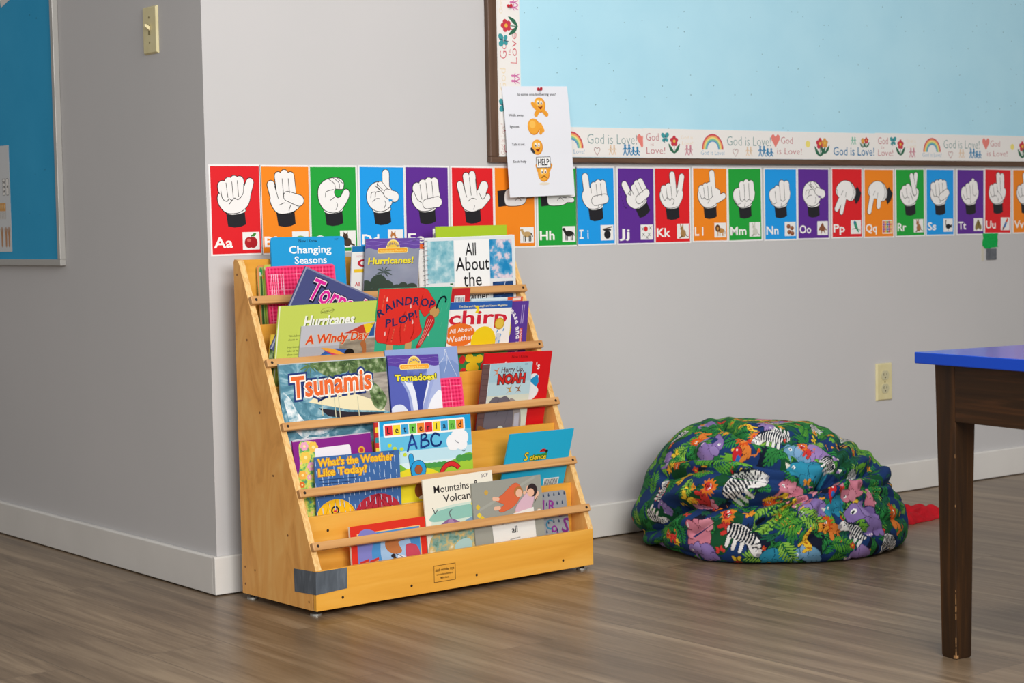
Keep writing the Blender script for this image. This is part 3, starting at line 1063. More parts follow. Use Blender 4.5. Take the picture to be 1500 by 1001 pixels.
def art_letter(a):
    a.rect(0, 0, 100, 12, '1ba0dc')
    a.rect(0, 12, 100, 14, '62bfe4')
    a.rect(0, 26, 100, 12, 'bfe2ee')
    a.rect(0, 36, 100, 64, 'd8edf2')
    for k in range(16): a.rect(0, k * 4.2, 3.4, 4.2, ('c8322c', 'f0cf3a', 'c8322c', '2f8f9c')[k % 4])
    a.rect(3.4, 0, 1.2, 99, 'e9f0f2')
    a.rrect(8.5, 2, 85, 11.5, 2, 'f6f6f2')
    for i, (ch, c) in enumerate(zip('Letterland', ('dd3038', 'f4dc34', '3fa6dc', '6cc24a', 'f08a30', 'dd3038', 'f4dc34', '3fa6dc', '6cc24a', 'f08a30'))):
        x = 10 + i * 8.25
        a.rect(x, 3.6, 7.6, 8.2, c)
        a.text(ch, x + 3.8, 10.2, 5.2, '1c1c22', align='c', bold=0.012)
    a.curve([(32, 26.5), (36.5, 14.5), (38, 14.5), (41.5, 24.5)], 1.9, '23489a')
    a.line([(33.5, 21.5), (41, 20.5)], 1.7, '23489a')
    a.curve([(47, 13.5), (46, 24.5)], 1.9, '23489a')
    a.curve([(46.5, 14), (51, 13.5), (52, 16), (47, 18.6)], 1.7, '23489a')
    a.curve([(47, 18.6), (53, 19), (54, 22.5), (46.4, 24.4)], 1.7, '23489a')
    a.curve([(66, 15.5), (61, 13.6), (57, 18), (59, 23.5), (65, 23.8), (67.5, 21)], 1.9, '23489a')
    for x, y, rx, ry in ((78, 22, 5, 6), (84, 18, 6, 6), (91, 19, 5.5, 6), (89, 25, 6, 4.5), (80, 26, 6, 3.5)): a.ell(x, y, rx, ry, 'f4f4f6')
    a.curve([(82, 21), (84, 22.6), (86, 23.6)], 0.5, '5a6070')
    a.curve([(89, 30), (91, 31), (93, 30)], 0.5, '3a4050')
    for x, y in ((14, 20), (19, 23), (26, 24), (29, 29), (10, 27)): a.ell(x, y, 2, 1.6, 'c8d83a')
    a.ell(19, 27, 5, 3.6, '9cc83e')
    a.spl([(0, 42), (20, 36), (34, 42), (60, 40), (76, 38), (101, 34), (101, 70), (0, 70)], '79b83a')
    a.spl([(20, 44), (40, 40), (58, 44), (66, 52), (60, 70), (0, 70), (0, 50)], 'e8d92c')
    a.spl([(64, 48), (80, 42), (101, 38), (101, 70), (60, 70)], 'a4cc3a')
    for x in range(44, 74, 5): a.ell(x, 40, 4, 2.4, '4a9a48')
    for x in range(86, 101, 5): a.ell(x, 36.5, 4, 3, '4a9a48')
    a.cap((35, 31), (37, 47), 2.2, 2.2, '2aa0da', ol='1c3f66', lw=0.5)
    a.ring(42, 42.5, 3.6, 8.2, '1c3f66')
    a.ring(42, 42.5, 4.1, 7.6, '2aa0da')
    a.ell(42, 42.5, 3.8, 3.8, 'a8562c')
    a.ring(76, 51, 8.2, 12.8, '5a1416', a0=175, a1=325)
    a.ring(76, 51, 8.7, 12.3, 'd92a2e', a0=176, a1=324)
    a.ell(44, 60, 7, 7, '8a4a28')
    a.ell(50, 66, 9, 2.2, 'e0d8c8')
    a.rect(0, 69, 100, 3, 'd9c48a')
    a.rect(0, 72, 100, 28, 'c42026')


def art_teal(a):
    a.text('S', 29, 35.5, 10, 'f3d63a', bold=0.02, out=(('2a3a20', 0.045),))
    a.poly([(38, 30), (64, 28), (64, 36), (38, 37)], '3f9a3c')
    a.text('cience', 38, 35.6, 6.4, 'f0d434', w=25, bold=0.03, out=(('2a3a20', 0.06),))
    a.rect(28, 38.2, 36, 3.6, '26383c')
    a.text('LIBRARY SERIES', 46, 41, 1.9, 'bcd4d8', w=30, align='c')
    a.ell(57, 26.5, 5.4, 4.2, 'c41f28', a0=180, a1=360)
    a.ell(62.5, 26, 2.2, 2.2, '1e1e1e')
    for x, y in ((54, 25), (57, 23.8), (59.5, 25.4)): a.ell(x, y, 0.7, 0.7, '1e1e1e', n=8)
    a.rect(67, 62, 24, 14, 'e6e9e9')
    for i in range(11): a.rect(69 + i * 1.9, 63.5, 0.9, 8, '3f4448')


def art_kanga(a):
    a.rect(0, 0, 100, 76, 'd9301f')
    a.rect(8.5, 8.5, 84, 66, 'f0c27a')
    a.rect(9.5, 9.5, 82, 65, '4a8fcb')
    a.spl([(10, 10), (34, 10), (26, 30), (30, 60), (24, 74), (10, 74)], '7f7fc4')
    a.spl([(40, 18), (60, 12), (78, 24), (74, 44), (58, 54), (40, 44)], '9fbfe0')
    a.spl([(72, 28), (86, 30), (90, 44), (80, 54), (72, 44)], 'c4485c')
    a.spl([(44, 24), (48, 15), (53, 12.5), (58, 16), (66, 16), (72, 18), (70, 22), (62, 24), (66, 34), (58, 36), (48, 32)], 'b9713f')
    a.spl([(53, 12.5), (57, 14), (58, 18), (54, 19)], '4a3428')
    a.spl([(48, 66), (46, 52), (52, 44), (58, 50), (60, 66)], '8a5a38')
    a.curve([(54, 37), (60, 48), (64, 60)], 3.4, '7a5236')
    a.ell(54, 37.5, 3, 2.2, '2a2226')
    a.spl([(60, 38), (70, 40), (78, 50), (76, 60), (66, 62), (62, 50)], 'dfe3ec')
    a.curve([(58, 36), (68, 42), (76, 54)], 0.6, '2a2226')
    a.spl([(76, 52), (80, 44), (82, 52), (88, 56), (80, 62)], 'eda82e')
    for y, ch in ((30, 0), (38, 0)): pass
    for x in (16, 29):
        a.line([(x - 5, 40), (x + 5, 38)], 2.6, 'c8322c')
        a.line([(x - 4.6, 42), (x + 4.6, 40)], 1.2, 'f0923a')
    a.ring(31, 52, 3.2, 5.6, 'd83a2a')
    a.ell(31, 54, 3, 1.6, 'f0a83a')
    a.line([(14, 50), (20, 46)], 2.2, 'e0703a')
    a.curve([(16, 58), (20, 54), (22, 60), (18, 66)], 2.2, 'c8322c')
    a.ell(20, 13.5, 3, 1.2, 'e6ecf4')


def art_mount(a):
    a.text('Mountains', 15, 17, 8.4, '241f22', w=50, bold=0.005)
    a.text('&', 72, 17, 8.4, '241f22', bold=0.005)
    a.text('Volcanoes', 27, 28.5, 8.4, '241f22', w=60, bold=0.008)
    scrawl(a, 84, 6.5, 4, '4a3a5a')
    a.tr = lambda x, y: (x, 31 + (y - 31) * 0.78)
    a.spl([(10, 44), (30, 34), (66, 32), (95, 30), (97, 60), (96, 112), (60, 114), (10, 112)], 'cfe0d2')
    a.spl([(12, 42), (34, 37), (66, 36), (94, 40), (94, 52), (12, 54)], '8fc2b4')
    a.spl([(66, 34), (82, 31), (96, 32), (90, 40), (70, 40)], 'f0df6a')
    a.curve([(36, 52), (34, 44), (38, 40)], 1.6, '7a8a8a')
    a.spl([(50, 62), (66, 54), (80, 50), (96, 56), (96, 66), (50, 68)], '7f9fb8')
    a.spl([(9, 70), (22, 58), (35, 52.5), (46, 58), (62, 70), (40, 74)], '8a6390')
    a.spl([(35, 52.5), (30, 60), (36, 68), (40, 60)], 'a884aa')
    a.spl([(9, 72), (60, 70), (96, 68), (96, 112), (10, 112)], PHOTO_PAINT)
    a.spl([(66, 78), (78, 72), (88, 74), (92, 98), (86, 112), (70, 110)], '3f3230')
    a.spl([(38, 92), (52, 84), (62, 90), (58, 112), (40, 112)], 'a9c8c4')
    a.curve([(11, 34), (13, 39), (14, 42), (18, 37)], 1.1, '4a4a50')
    a.tr = None


def art_grandpa(a):
    a.line([(10, 30), (90, 2)], 3, 'a5a59b')
    for x, y, c in ((20, 12, 'c9a04a'), (8, 36, 'e8cf3a'), (7, 27, 'd8b83a'), (12, 40, 'e0c030')):
        a.spl([(x - 3, y), (x, y - 3), (x + 3, y), (x, y + 3)], c)
    a.ell(58, 12, 2, 4.4, 'e0a084', rot=30)
    a.spl([(33, 22), (44, 16), (56, 8), (64, 6), (70, 12), (66, 24), (56, 32), (40, 36), (36, 32), (44, 28)], 'd9673f', ol='a8442a', lw=0.3)
    a.cap((30, 20), (36, 21), 2.2, 2.0, 'e9b79a')
    a.cap((31, 31), (37, 31), 2.2, 2.0, 'e9b79a')
    a.ell(66, 16, 6.4, 6, 'b0733a')
    a.ell(66.5, 17.5, 4.8, 4.6, 'e9b79a')
    a.ell(75, 18, 2.4, 2, 'e9b79a')
    a.spl([(60, 34), (70, 24), (80, 18), (88, 22), (84, 34), (74, 46), (62, 42)], 'd9b4c2', ol='a87f92', lw=0.3)
    a.cap((60, 40), (54, 46), 2.6, 2.0, 'e9b79a')
    a.cap((66, 46), (62, 50), 2.4, 1.8, 'e9b79a')
    a.cap((80, 12), (79, 16), 1.8, 1.8, 'e9b79a')
    a.cap((94, 20), (91, 26), 1.8, 1.8, 'e9b79a')
    a.ell(86, 16, 7.4, 7.4, '2f2426')
    a.ell(83.5, 18.5, 5, 4.6, 'e9b79a')
    a.poly([(24, 44), (86, 35), (87, 84), (26, 84)], 'e6e5e0')
    a.text('all', 56, 60.5, 7, '2a2a2e', align='c', bold=0.02)
    a.line([(40, 48.5), (74, 44.5)], 2.2, '3a3a40')
    a.line([(49, 67.5), (63, 66.5)], 1.2, 'a9a9a6')
    a.line([(46, 72.5), (66, 71)], 1.0, 'b9b9b6')
    for x, y, s in ((94, 42, 4.5), (92, 76, 4), (14, 82, 5)):
        a.ell(x, y, s, s * .9, 'e4e0d8')
        a.ring(x, y, s * .8, s, 'b9a890')
    a.line([(88, 30), (93, 24)], 0.8, '4a4640')


def art_grey(a):
    rs = random.Random(5)
    for i in range(12):
        for j in range(8):
            x, y = 5 + i * 8.4 + (j % 2) * 4, 4 + j * 11
            a.spl([(x, y - 2.6), (x + 1.2, y + 1), (x, y + 2.2), (x - 1.2, y + 1)], '2f3f5a', k=3)
    for ch, x, y, h, c, r in (('L', 64, 24, 14, '8a2f8a', 10), ('R', 75, 24, 13, '8a2f8a', 8), ('a', 88, 32, 10, '6f3f8a', -10), ('C', 68, 46, 12, '3f7f9a', 5), ('o', 76, 50, 12, '8a2f8a', 0), ('S', 92, 52, 18, '7a2f7a', 20), ('A', 84, 62, 12, '8a2f8a', -20), ('z', 52, 30, 12, '8a2f8a', 0), ('m', 48, 54, 12, '3f7f9a', 0)):
        a.text(ch, x, y, h, c, rot=r, align='c', bold=0.018)


#        pose key        cover colour  rounded  thickness  label
BOOKS = [
    ('lime_back', 'a9c62a', 0, .003, 'plain lime green book peeking up behind the spiral-bound booklet on the top tier'),
    ('brush', '9fae62', 1, .003, 'book with green paintbrushes on its edge, leftmost on the top tier'),
    ('green', 'b4c456', 1, .003, 'pale green book edge just behind the pink checked book on the top tier'),
    ('blue', '1d9bd8', 1, .004, 'bright blue book with white title, tallest at the left of the top tier'),
    ('pink', 'f84a7e', 1, .004, 'pink and red checked book with rounded corners at the left of the top tier'),
    ('white', 'ecebe8', 0, .003, 'white book with blue band, half hidden behind the purple palm-tree book'),
    ('hurr_purple', '8f95a8', 0, .003, 'slim purple-headed book with yellow title and windblown palm trees on the top tier'),
    ('orange_tab', 'eceae6', 0, .003, 'white book with an orange band along its top, behind the spiral-bound booklet'),
    ('binder', 'eef0f0', 0, .003, 'white laminated spiral-bound booklet with cloud photos and big black handwriting on the top tier'),
    ('yellow_strip', 'd9b83e', 0, .003, 'yellow-topped leafy book showing a sliver at the left behind the lime book'),
    ('tornado_navy', '4b5286', 0, .004, 'navy book with magenta title lying tilted behind the lime book'),
    ('lime', 'c8d860', 0, .003, 'wide lime yellow book with white slanted title on the second tier'),
    ('windy', 'c4c5cd', 0, .0025, 'grey book with orange title and kites, in front of the lime book'),
    ('raindrop', '36ae88', 0, .004, 'green book with a red raincoat on its cover, middle of the second tier'),
    ('light_orange', 'a9cbd6', 0, .003, 'pale blue book with an orange corner, peeking over the magazine on the second tier'),
    ('red_bar', 'c4252b', 0, .0035, 'red book back with a white barcode between raincoat book and magazine'),
    ('chirp', 'f3f1ec', 0, .0025, 'white weather magazine with blue band, red title and orange oval, second tier'),
    ('purple_please', '5b3a98', 0, .0035, 'purple book with curved white lettering, at the right end of the second tier'),
    ('tsunamis', '6f9cae', 0, .004, 'wide book with flood photo and orange title outlined in navy, third tier'),
    ('torn_purple', '4350a6', 0, .003, 'slim violet book with a white tornado funnel and yellow title, third tier'),
    ('light_blue', '7b95c9', 0, .003, 'sky blue book with fine white lines behind the tornado funnel book'),
    ('pink2', 'f84a7e', 0, .003, 'pink checked booklet tucked behind the tornado funnel book on the third tier'),
    ('noah', 'bcd6de', 0, .003, 'pale blue picture book with a grey elephant and brown spine, third tier'),
    ('red', 'd8151d', 0, .004, 'bright red book with a white bird, leaning out behind the elephant book'),
    ('purple_flower', '861f86', 0, .004, 'purple book with yellow and pink flowers at the left of the fourth tier'),
    ('weather', '3d68a4', 0, .003, 'blue rain-patterned book with yellow title in front of the purple flower book'),
    ('letter', '62bfe4', 0, .005, 'large alphabet book with coloured letter tiles, blue b and red c, fourth tier'),
    ('teal', '22b4de', 0, .003, 'plain turquoise science book leaning over the rail at the right of the fourth tier'),
    ('kanga', 'd9301f', 0, .006, 'red-bordered book with a brown kangaroo, lowest tier at the left'),
    ('mount', 'efe9d8', 0, .003, 'cream book with a painted purple volcano, middle of the lowest tier'),
    ('grandpa', '9a9a90', 0, .003, 'grey-green book with two children lying down, lowest tier'),
    ('grey', '96989c', 1, .003, 'grey board book with purple letters and raindrops at the right of the lowest tier'),
]


def make_book(key, colour, rounded, T, label):
    tl, t, up, W, H = POSE[key]
    t, up = Vector(t).normalized(), Vector(up).normalized()
    n = t.cross(up).normalized()
    up = n.cross(t)
    loc = Vector(tl) + t * (W / 2) - up * H
    name = 'magazine' if key == 'chirp' else 'spiral_booklet' if key == 'binder' else 'picture_book'
    root = empty(name, M_BC @ frame_mat(loc, t, up, n))
    tag(root, label, 'magazine' if key == 'chirp' else 'book', 'books in the display rack')
    cm = paint(colour, 0.42)
    ct = 0.0005
    mb = MB()
    if rounded:
        r = 0.009
        def rr(z):
            p = []
            for cx, cy, a0 in ((W / 2 - r, H - r, 0), (-W / 2 + r, H - r, 90), (-W / 2 + r, r, 180), (W / 2 - r, r, 270)):
                for i in range(6):
                    a = math.radians(a0 + i * 18)
                    p.append((cx + r * math.cos(a), cy + r * math.sin(a), z))
            return p
        mb.prism(rr(-ct), (0, 0, ct), cm)
        mb.prism(rr(-T), (0, 0, ct), cm)
    else:
        mb.box((-W / 2, 0, -ct), (W / 2, H, 0), cm)
        mb.box((-W / 2, 0, -T), (W / 2, H, -T + ct), cm)
    if key != 'binder':
        y0 = 0.010 if rounded else 0
        sc = PAGE if key == 'kanga' else paint({'letter': 'c8322c', 'noah': '6b4f4e'}.get(key, colour), 0.42)
        mb.box((-W / 2 - 0.0002, y0, -T), (-W / 2 + ct, H - y0, 0), sc)
    cover = mb.build('cover', root, bevel=0)
    a = Art()
    globals()['art_' + key](a)
    pm, tm = MB(), MB()
    if a.items:
        a.emit(lambda b: tm if b == 'title' else pm, W, H, 0.0, 0.0001, 0.42, clip=(0, 0, 100, H / W * 100))
        if pm.v:
            o = pm.build('cover_picture', cover, fix=False)
        if tm.v:
            tm.build('title_lettering', cover, fix=False)
    pb = MB()
    g = 0.010 if rounded else 0.0014
    pb.box((-W / 2 + ct + 0.0002, 0.0012, -T + ct + 0.00005), (W / 2 - 0.0016 - (0.003 if rounded else 0), H - 0.0015 - (0.003 if rounded else 0), -ct - 0.00005), PAGE)
    pb.build('pages', root)
    if key == 'binder':
        sb = MB()
        for i in range(22):
            y = H - 0.008 - i * 0.0118
            p = [Vector((-W / 2 + 0.002 + 0.0065 * math.cos(a), y + 0.0015 * math.sin(a), -T / 2 + 0.0055 * math.sin(a))) for a in [2 * PI * k / 10 for k in range(11)]]
            for q, r in zip(p, p[1:]): sb.tube(q, r, 0.0007, 0.0007, paint('d6d8da', 0.3), 6, False)
        sb.build('spiral_binding', root)
    return root


for row in BOOKS: make_book(*row)

# ------------------------------------------------------------------ the sign-language alphabet cards along the wall
GLOVE, INK = 'f3f1ef', '1f1d20'


def circ(cx, cy, rx, ry, n=14):
    return [(cx + rx * math.cos(2 * PI * i / n), cy + ry * math.sin(2 * PI * i / n)) for i in range(n)]


def union(a, shapes, lw=1.3):
    """one glove shape: inked outline round all pieces, then the white fill"""
    out = []
    for s in shapes:
        if s[0] == 'c':
            _, x0, y0, x1, y1, r0, r1 = s
            a.put(INK, a.cap_pts((x0, y0), (x1, y1), r0 + lw, r1 + lw))
        else:
            q = spline(s[1], 4)
            a.line(q + [q[0]], lw * 2, INK)
    for s in shapes:
        if s[0] == 'c':
            _, x0, y0, x1, y1, r0, r1 = s
            a.put(GLOVE, a.cap_pts((x0, y0), (x1, y1), r0, r1))
        else:
            a.put(GLOVE, spline(s[1], 4))


def C(x0, y0, x1, y1, r0=8, r1=None): return ('c', x0, y0, x1, y1, r0, r0 if r1 is None else r1)


PALM = ('s', [(15, 50), (14, 64), (22, 77), (34, 84), (56, 83), (72, 73), (79, 60), (78, 48), (60, 42), (30, 42)])


def wrist(a, dx=0, dy=0):
    a.poly([(29 + dx, 79 + dy), (68 + dx, 80 + dy), (70 + dx, 105 + dy), (60 + dx, 109 + dy), (46 + dx, 110.5 + dy), (33 + dx, 108 + dy)], '222126')
    union(a, [('s', [(28 + dx, 80 + dy), (34 + dx, 76 + dy), (52 + dx, 75 + dy), (67 + dx, 77 + dy), (69 + dx, 81 + dy), (60 + dx, 85 + dy), (44 + dx, 87 + dy), (32 + dx, 85 + dy)])], 1.1)


def fingers(*cs): return [C(*c) for c in cs]


def ticks(a, *ls):
    for l in ls: a.curve(l, 1.15, INK)


def hand(a, L):
    if L in 'PQ':
        a.poly([(72, 52), (86, 40), (99, 56), (92, 72), (80, 82), (74, 70)], '222126')
        fs = [C(38, 56, 14, 92, 8, 6.5), C(42, 62, 30, 100, 6.5, 5.5)] if L == 'P' else [C(28, 54, 16, 98, 7.5, 6.5), C(52, 56, 48, 86, 7.5, 6.5)]
        union(a, [('s', [(12, 52), (20, 36), (40, 27), (62, 31), (78, 47), (76, 66), (62, 74), (44, 68), (24, 66)])] + fs)
        ticks(a, [(62, 32), (70, 44), (70, 62), (62, 73)], [(66, 31), (75, 44), (75, 64), (68, 74)], [(14, 46), (18, 58)], [(30, 60), (36, 50)], [(44, 66), (46, 54)])
        return
    if L in 'GH':
        a.poly([(6, 46), (28, 44), (30, 76), (8, 78)], '222126')
        union(a, [('s', [(26, 48), (46, 40), (70, 44), (80, 56), (72, 72), (44, 76), (26, 72)]), C(60, 54, 93, 54, 6, 5)] + ([C(60, 64, 90, 65, 5.5, 4.5)] if L == 'H' else []))
        ticks(a, [(50, 66), (58, 60), (66, 66)], [(74, 60), (64, 60)])
        return
    wrist(a)
    if L in 'DO':
        g = [('s', circ(45, 56, 30, 28))]
        if L == 'D': g.append(C(59, 12, 59, 40, 7.5))
        union(a, g)
        ticks(a, [(24, 58), (26, 49), (34, 47)], [(34, 58), (36, 48), (44, 46)], [(28, 66), (36, 60), (44, 60)], [(54, 78), (58, 70), (56, 64)])
        union(a, [C(46, 34, 58, 46, 6.5, 6)], 1.1)
        union(a, [C(78, 56, 62, 50, 10, 8)], 1.1)
        ticks(a, [(40, 33), (52, 44)], [(34, 35), (44, 43)])
        a.poly([(64, 60), (76, 62), (66, 66)], {'D': '1d96dc', 'O': '5a2a86'}[L])
        return
    if L == 'C':
        union(a, [('s', [(16, 50), (19, 36), (30, 26), (46, 21), (62, 21), (72, 28), (71, 40), (62, 41), (55, 41), (51, 47), (56, 57), (65, 56), (70, 48), (76, 42), (83, 44), (84, 54), (76, 68), (64, 81), (48, 85), (30, 80), (19, 66)])])
        ticks(a, [(40, 23), (52, 31), (54, 41)], [(50, 21), (62, 29), (63, 40)], [(59, 21), (70, 30)], [(32, 56), (34, 46), (50, 42)], [(42, 62), (52, 56)], [(54, 80), (58, 72), (56, 66)])
        return
    S = {
        'A': ([PALM, C(70, 56, 80, 29, 9, 7.5)] + fingers((24, 36, 28, 54, 10), (37, 29, 40, 54, 9), (48, 26, 51, 54, 9), (59, 26, 62, 50, 8)), None,
              [[(31, 30), (34, 56)], [(43, 28), (45, 57)], [(54, 26), (56, 55)], [(20, 44), (23, 58), (32, 63), (36, 58), (42, 61), (48, 57), (54, 60), (62, 54), (66, 46), (67, 32)], [(36, 68), (42, 62)], [(13, 42), (18, 50)]]),
        'B': ([('s', [(19, 55), (21, 72), (34, 85), (58, 84), (76, 76), (84, 62), (76, 52), (50, 46)])] + fingers((19, 33, 27, 62, 7.5), (35, 17, 40, 60, 7.5), (48, 13, 52, 60, 7.5), (61, 17, 65, 58, 7.5)), [C(78, 62, 54, 54, 10, 8.5)],
              [[(27, 36), (34, 58)], [(43, 22), (45.5, 54)], [(56, 22), (58, 48)], [(36, 70), (46, 66)], [(56, 80), (60, 70)]]),
        'E': ([PALM] + fingers((26, 40, 30, 60, 10), (40, 33, 44, 60, 9), (54, 29, 58, 60, 9), (67, 29, 70, 60, 9)), [C(48, 71, 74, 67, 9, 10)],
              [[(33, 34), (37, 62)], [(47, 30), (51, 62)], [(61, 28), (64, 60)], [(18, 46), (26, 62), (36, 68)]]),
        'F': ([('s', [(20, 58), (26, 78), (44, 86), (62, 83), (78, 72), (84, 58), (70, 46), (40, 46)]), C(78, 36, 66, 60, 10, 10), C(86, 58, 68, 72, 7, 9)] + fingers((19, 34, 28, 64, 7.5), (34, 17, 42, 60, 7.5), (49, 14, 54, 60, 7.5)), None,
              [[(27, 34), (35, 58)], [(42, 20), (46, 54)], [(57, 22), (60, 54)], [(66, 50), (74, 62), (84, 52)], [(38, 66), (48, 60), (58, 62)], [(52, 82), (54, 74)]]),
        'I': ([PALM] + fingers((22, 19, 28, 60, 8), (45, 38, 48, 60, 8.5), (57, 33, 61, 60, 8.5), (69, 33, 73, 60, 8)), [C(48, 68, 75, 64, 9.5, 9.5)],
              [[(36, 34), (38, 52)], [(51, 34), (54, 60)], [(63, 32), (66, 58)], [(56, 80), (57, 76)]]),
        'K': ([PALM] + fingers((49, 14, 55, 60, 7.5), (77, 18, 67, 60, 7), (25, 45, 29, 63, 9), (38, 40, 42, 63, 8.5), (62, 74, 72, 52, 8, 7)), None,
              [[(31, 42), (35, 66)], [(45, 38), (48, 64)], [(60, 40), (62, 54)], [(18, 52), (26, 68), (34, 62), (42, 68), (48, 62)], [(50, 78), (54, 68), (48, 64)], [(66, 46), (60, 60)]]),
        'L': ([PALM] + fingers((55, 11, 60, 60, 7.5), (24, 46, 28, 62, 9), (36, 40, 40, 62, 8), (47, 38, 50, 62, 8)) + [C(72, 68, 90, 60, 7, 6.5)], None,
              [[(30, 42), (34, 66)], [(42, 38), (45, 66)], [(53, 40), (56, 62)], [(18, 52), (24, 66), (32, 64), (40, 68), (50, 66), (58, 60)], [(42, 76), (48, 70)]]),
        'M': ([PALM] + fingers((24, 52, 28, 70, 8.5), (40, 36, 42, 64, 8.5), (54, 32, 56, 64, 8.5), (68, 34, 70, 62, 8.5)), None,
              [[(32, 46), (35, 70)], [(47, 34), (49, 68)], [(61, 32), (63, 66)], [(34, 66), (40, 72), (46, 68), (54, 72), (60, 68), (68, 70)], [(18, 68), (24, 78), (36, 76)], [(48, 84), (50, 76)]]),
        'N': ([PALM] + fingers((24, 54, 28, 72, 8.5), (38, 45, 41, 68, 8.5), (53, 33, 56, 64, 8.5), (68, 34, 70, 62, 8.5)), None,
              [[(31, 50), (34, 72)], [(46, 40), (48, 66)], [(60, 32), (62, 66)], [(18, 70), (26, 78), (36, 74)], [(48, 68), (56, 72), (64, 68)], [(50, 84), (52, 76)]]),
        'R': ([PALM] + fingers((71, 13, 61, 60, 6.5), (29, 47, 33, 64, 9), (42, 42, 46, 64, 8.5)), [C(55, 15, 66, 56, 6.5, 6.5)],
              [[(35, 44), (39, 66)], [(20, 54), (28, 68), (38, 66), (46, 68)], [(50, 56), (60, 74)], [(56, 52), (66, 64)], [(44, 80), (46, 72)]]),
        'S': ([PALM] + fingers((24, 40, 28, 60, 9.5), (38, 34, 41, 60, 9), (51, 32, 54, 60, 9), (64, 34, 67, 56, 9)), [C(54, 66, 74, 56, 9, 9)],
              [[(31, 36), (35, 64)], [(44, 33), (48, 62)], [(57, 32), (60, 56)], [(20, 48), (26, 64), (36, 64), (44, 68)], [(48, 80), (50, 76)]]),
        'T': ([PALM] + fingers((24, 50, 29, 68, 9), (38, 42, 42, 66, 9), (52, 36, 56, 66, 9), (66, 36, 70, 60, 9), (58, 31, 58, 26, 5)), None,
              [[(32, 44), (36, 68)], [(46, 38), (50, 70)], [(58, 36), (58, 58), (66, 64), (72, 58)], [(20, 60), (28, 72), (38, 70), (48, 72)], [(48, 82), (50, 74)]]),
        'U': ([PALM] + fingers((50, 14, 54, 60, 7.5), (65, 16, 66, 60, 7.5), (25, 47, 29, 64, 9), (38, 42, 42, 64, 8.5)), None,
              [[(57.5, 20), (60, 54)], [(31, 44), (35, 66)], [(45, 40), (48, 58)], [(18, 54), (26, 68), (36, 64), (44, 66)], [(46, 52), (58, 60), (68, 74)], [(50, 80), (50, 70)]]),
        'V': ([PALM] + fingers((45, 14, 54, 60, 7.5), (79, 16, 67, 60, 7.5), (25, 47, 29, 64, 9), (38, 42, 42, 64, 8.5)), None,
              [[(31, 44), (35, 66)], [(45, 42), (48, 60)], [(60, 44), (62, 56)], [(18, 54), (26, 68), (36, 64), (44, 66)], [(50, 80), (50, 70)]]),
    }
    key = 'I' if L == 'J' else L
    g, top, ls = S[key]
    union(a, g)
    if top: union(a, top, 1.15)
    ticks(a, *ls)


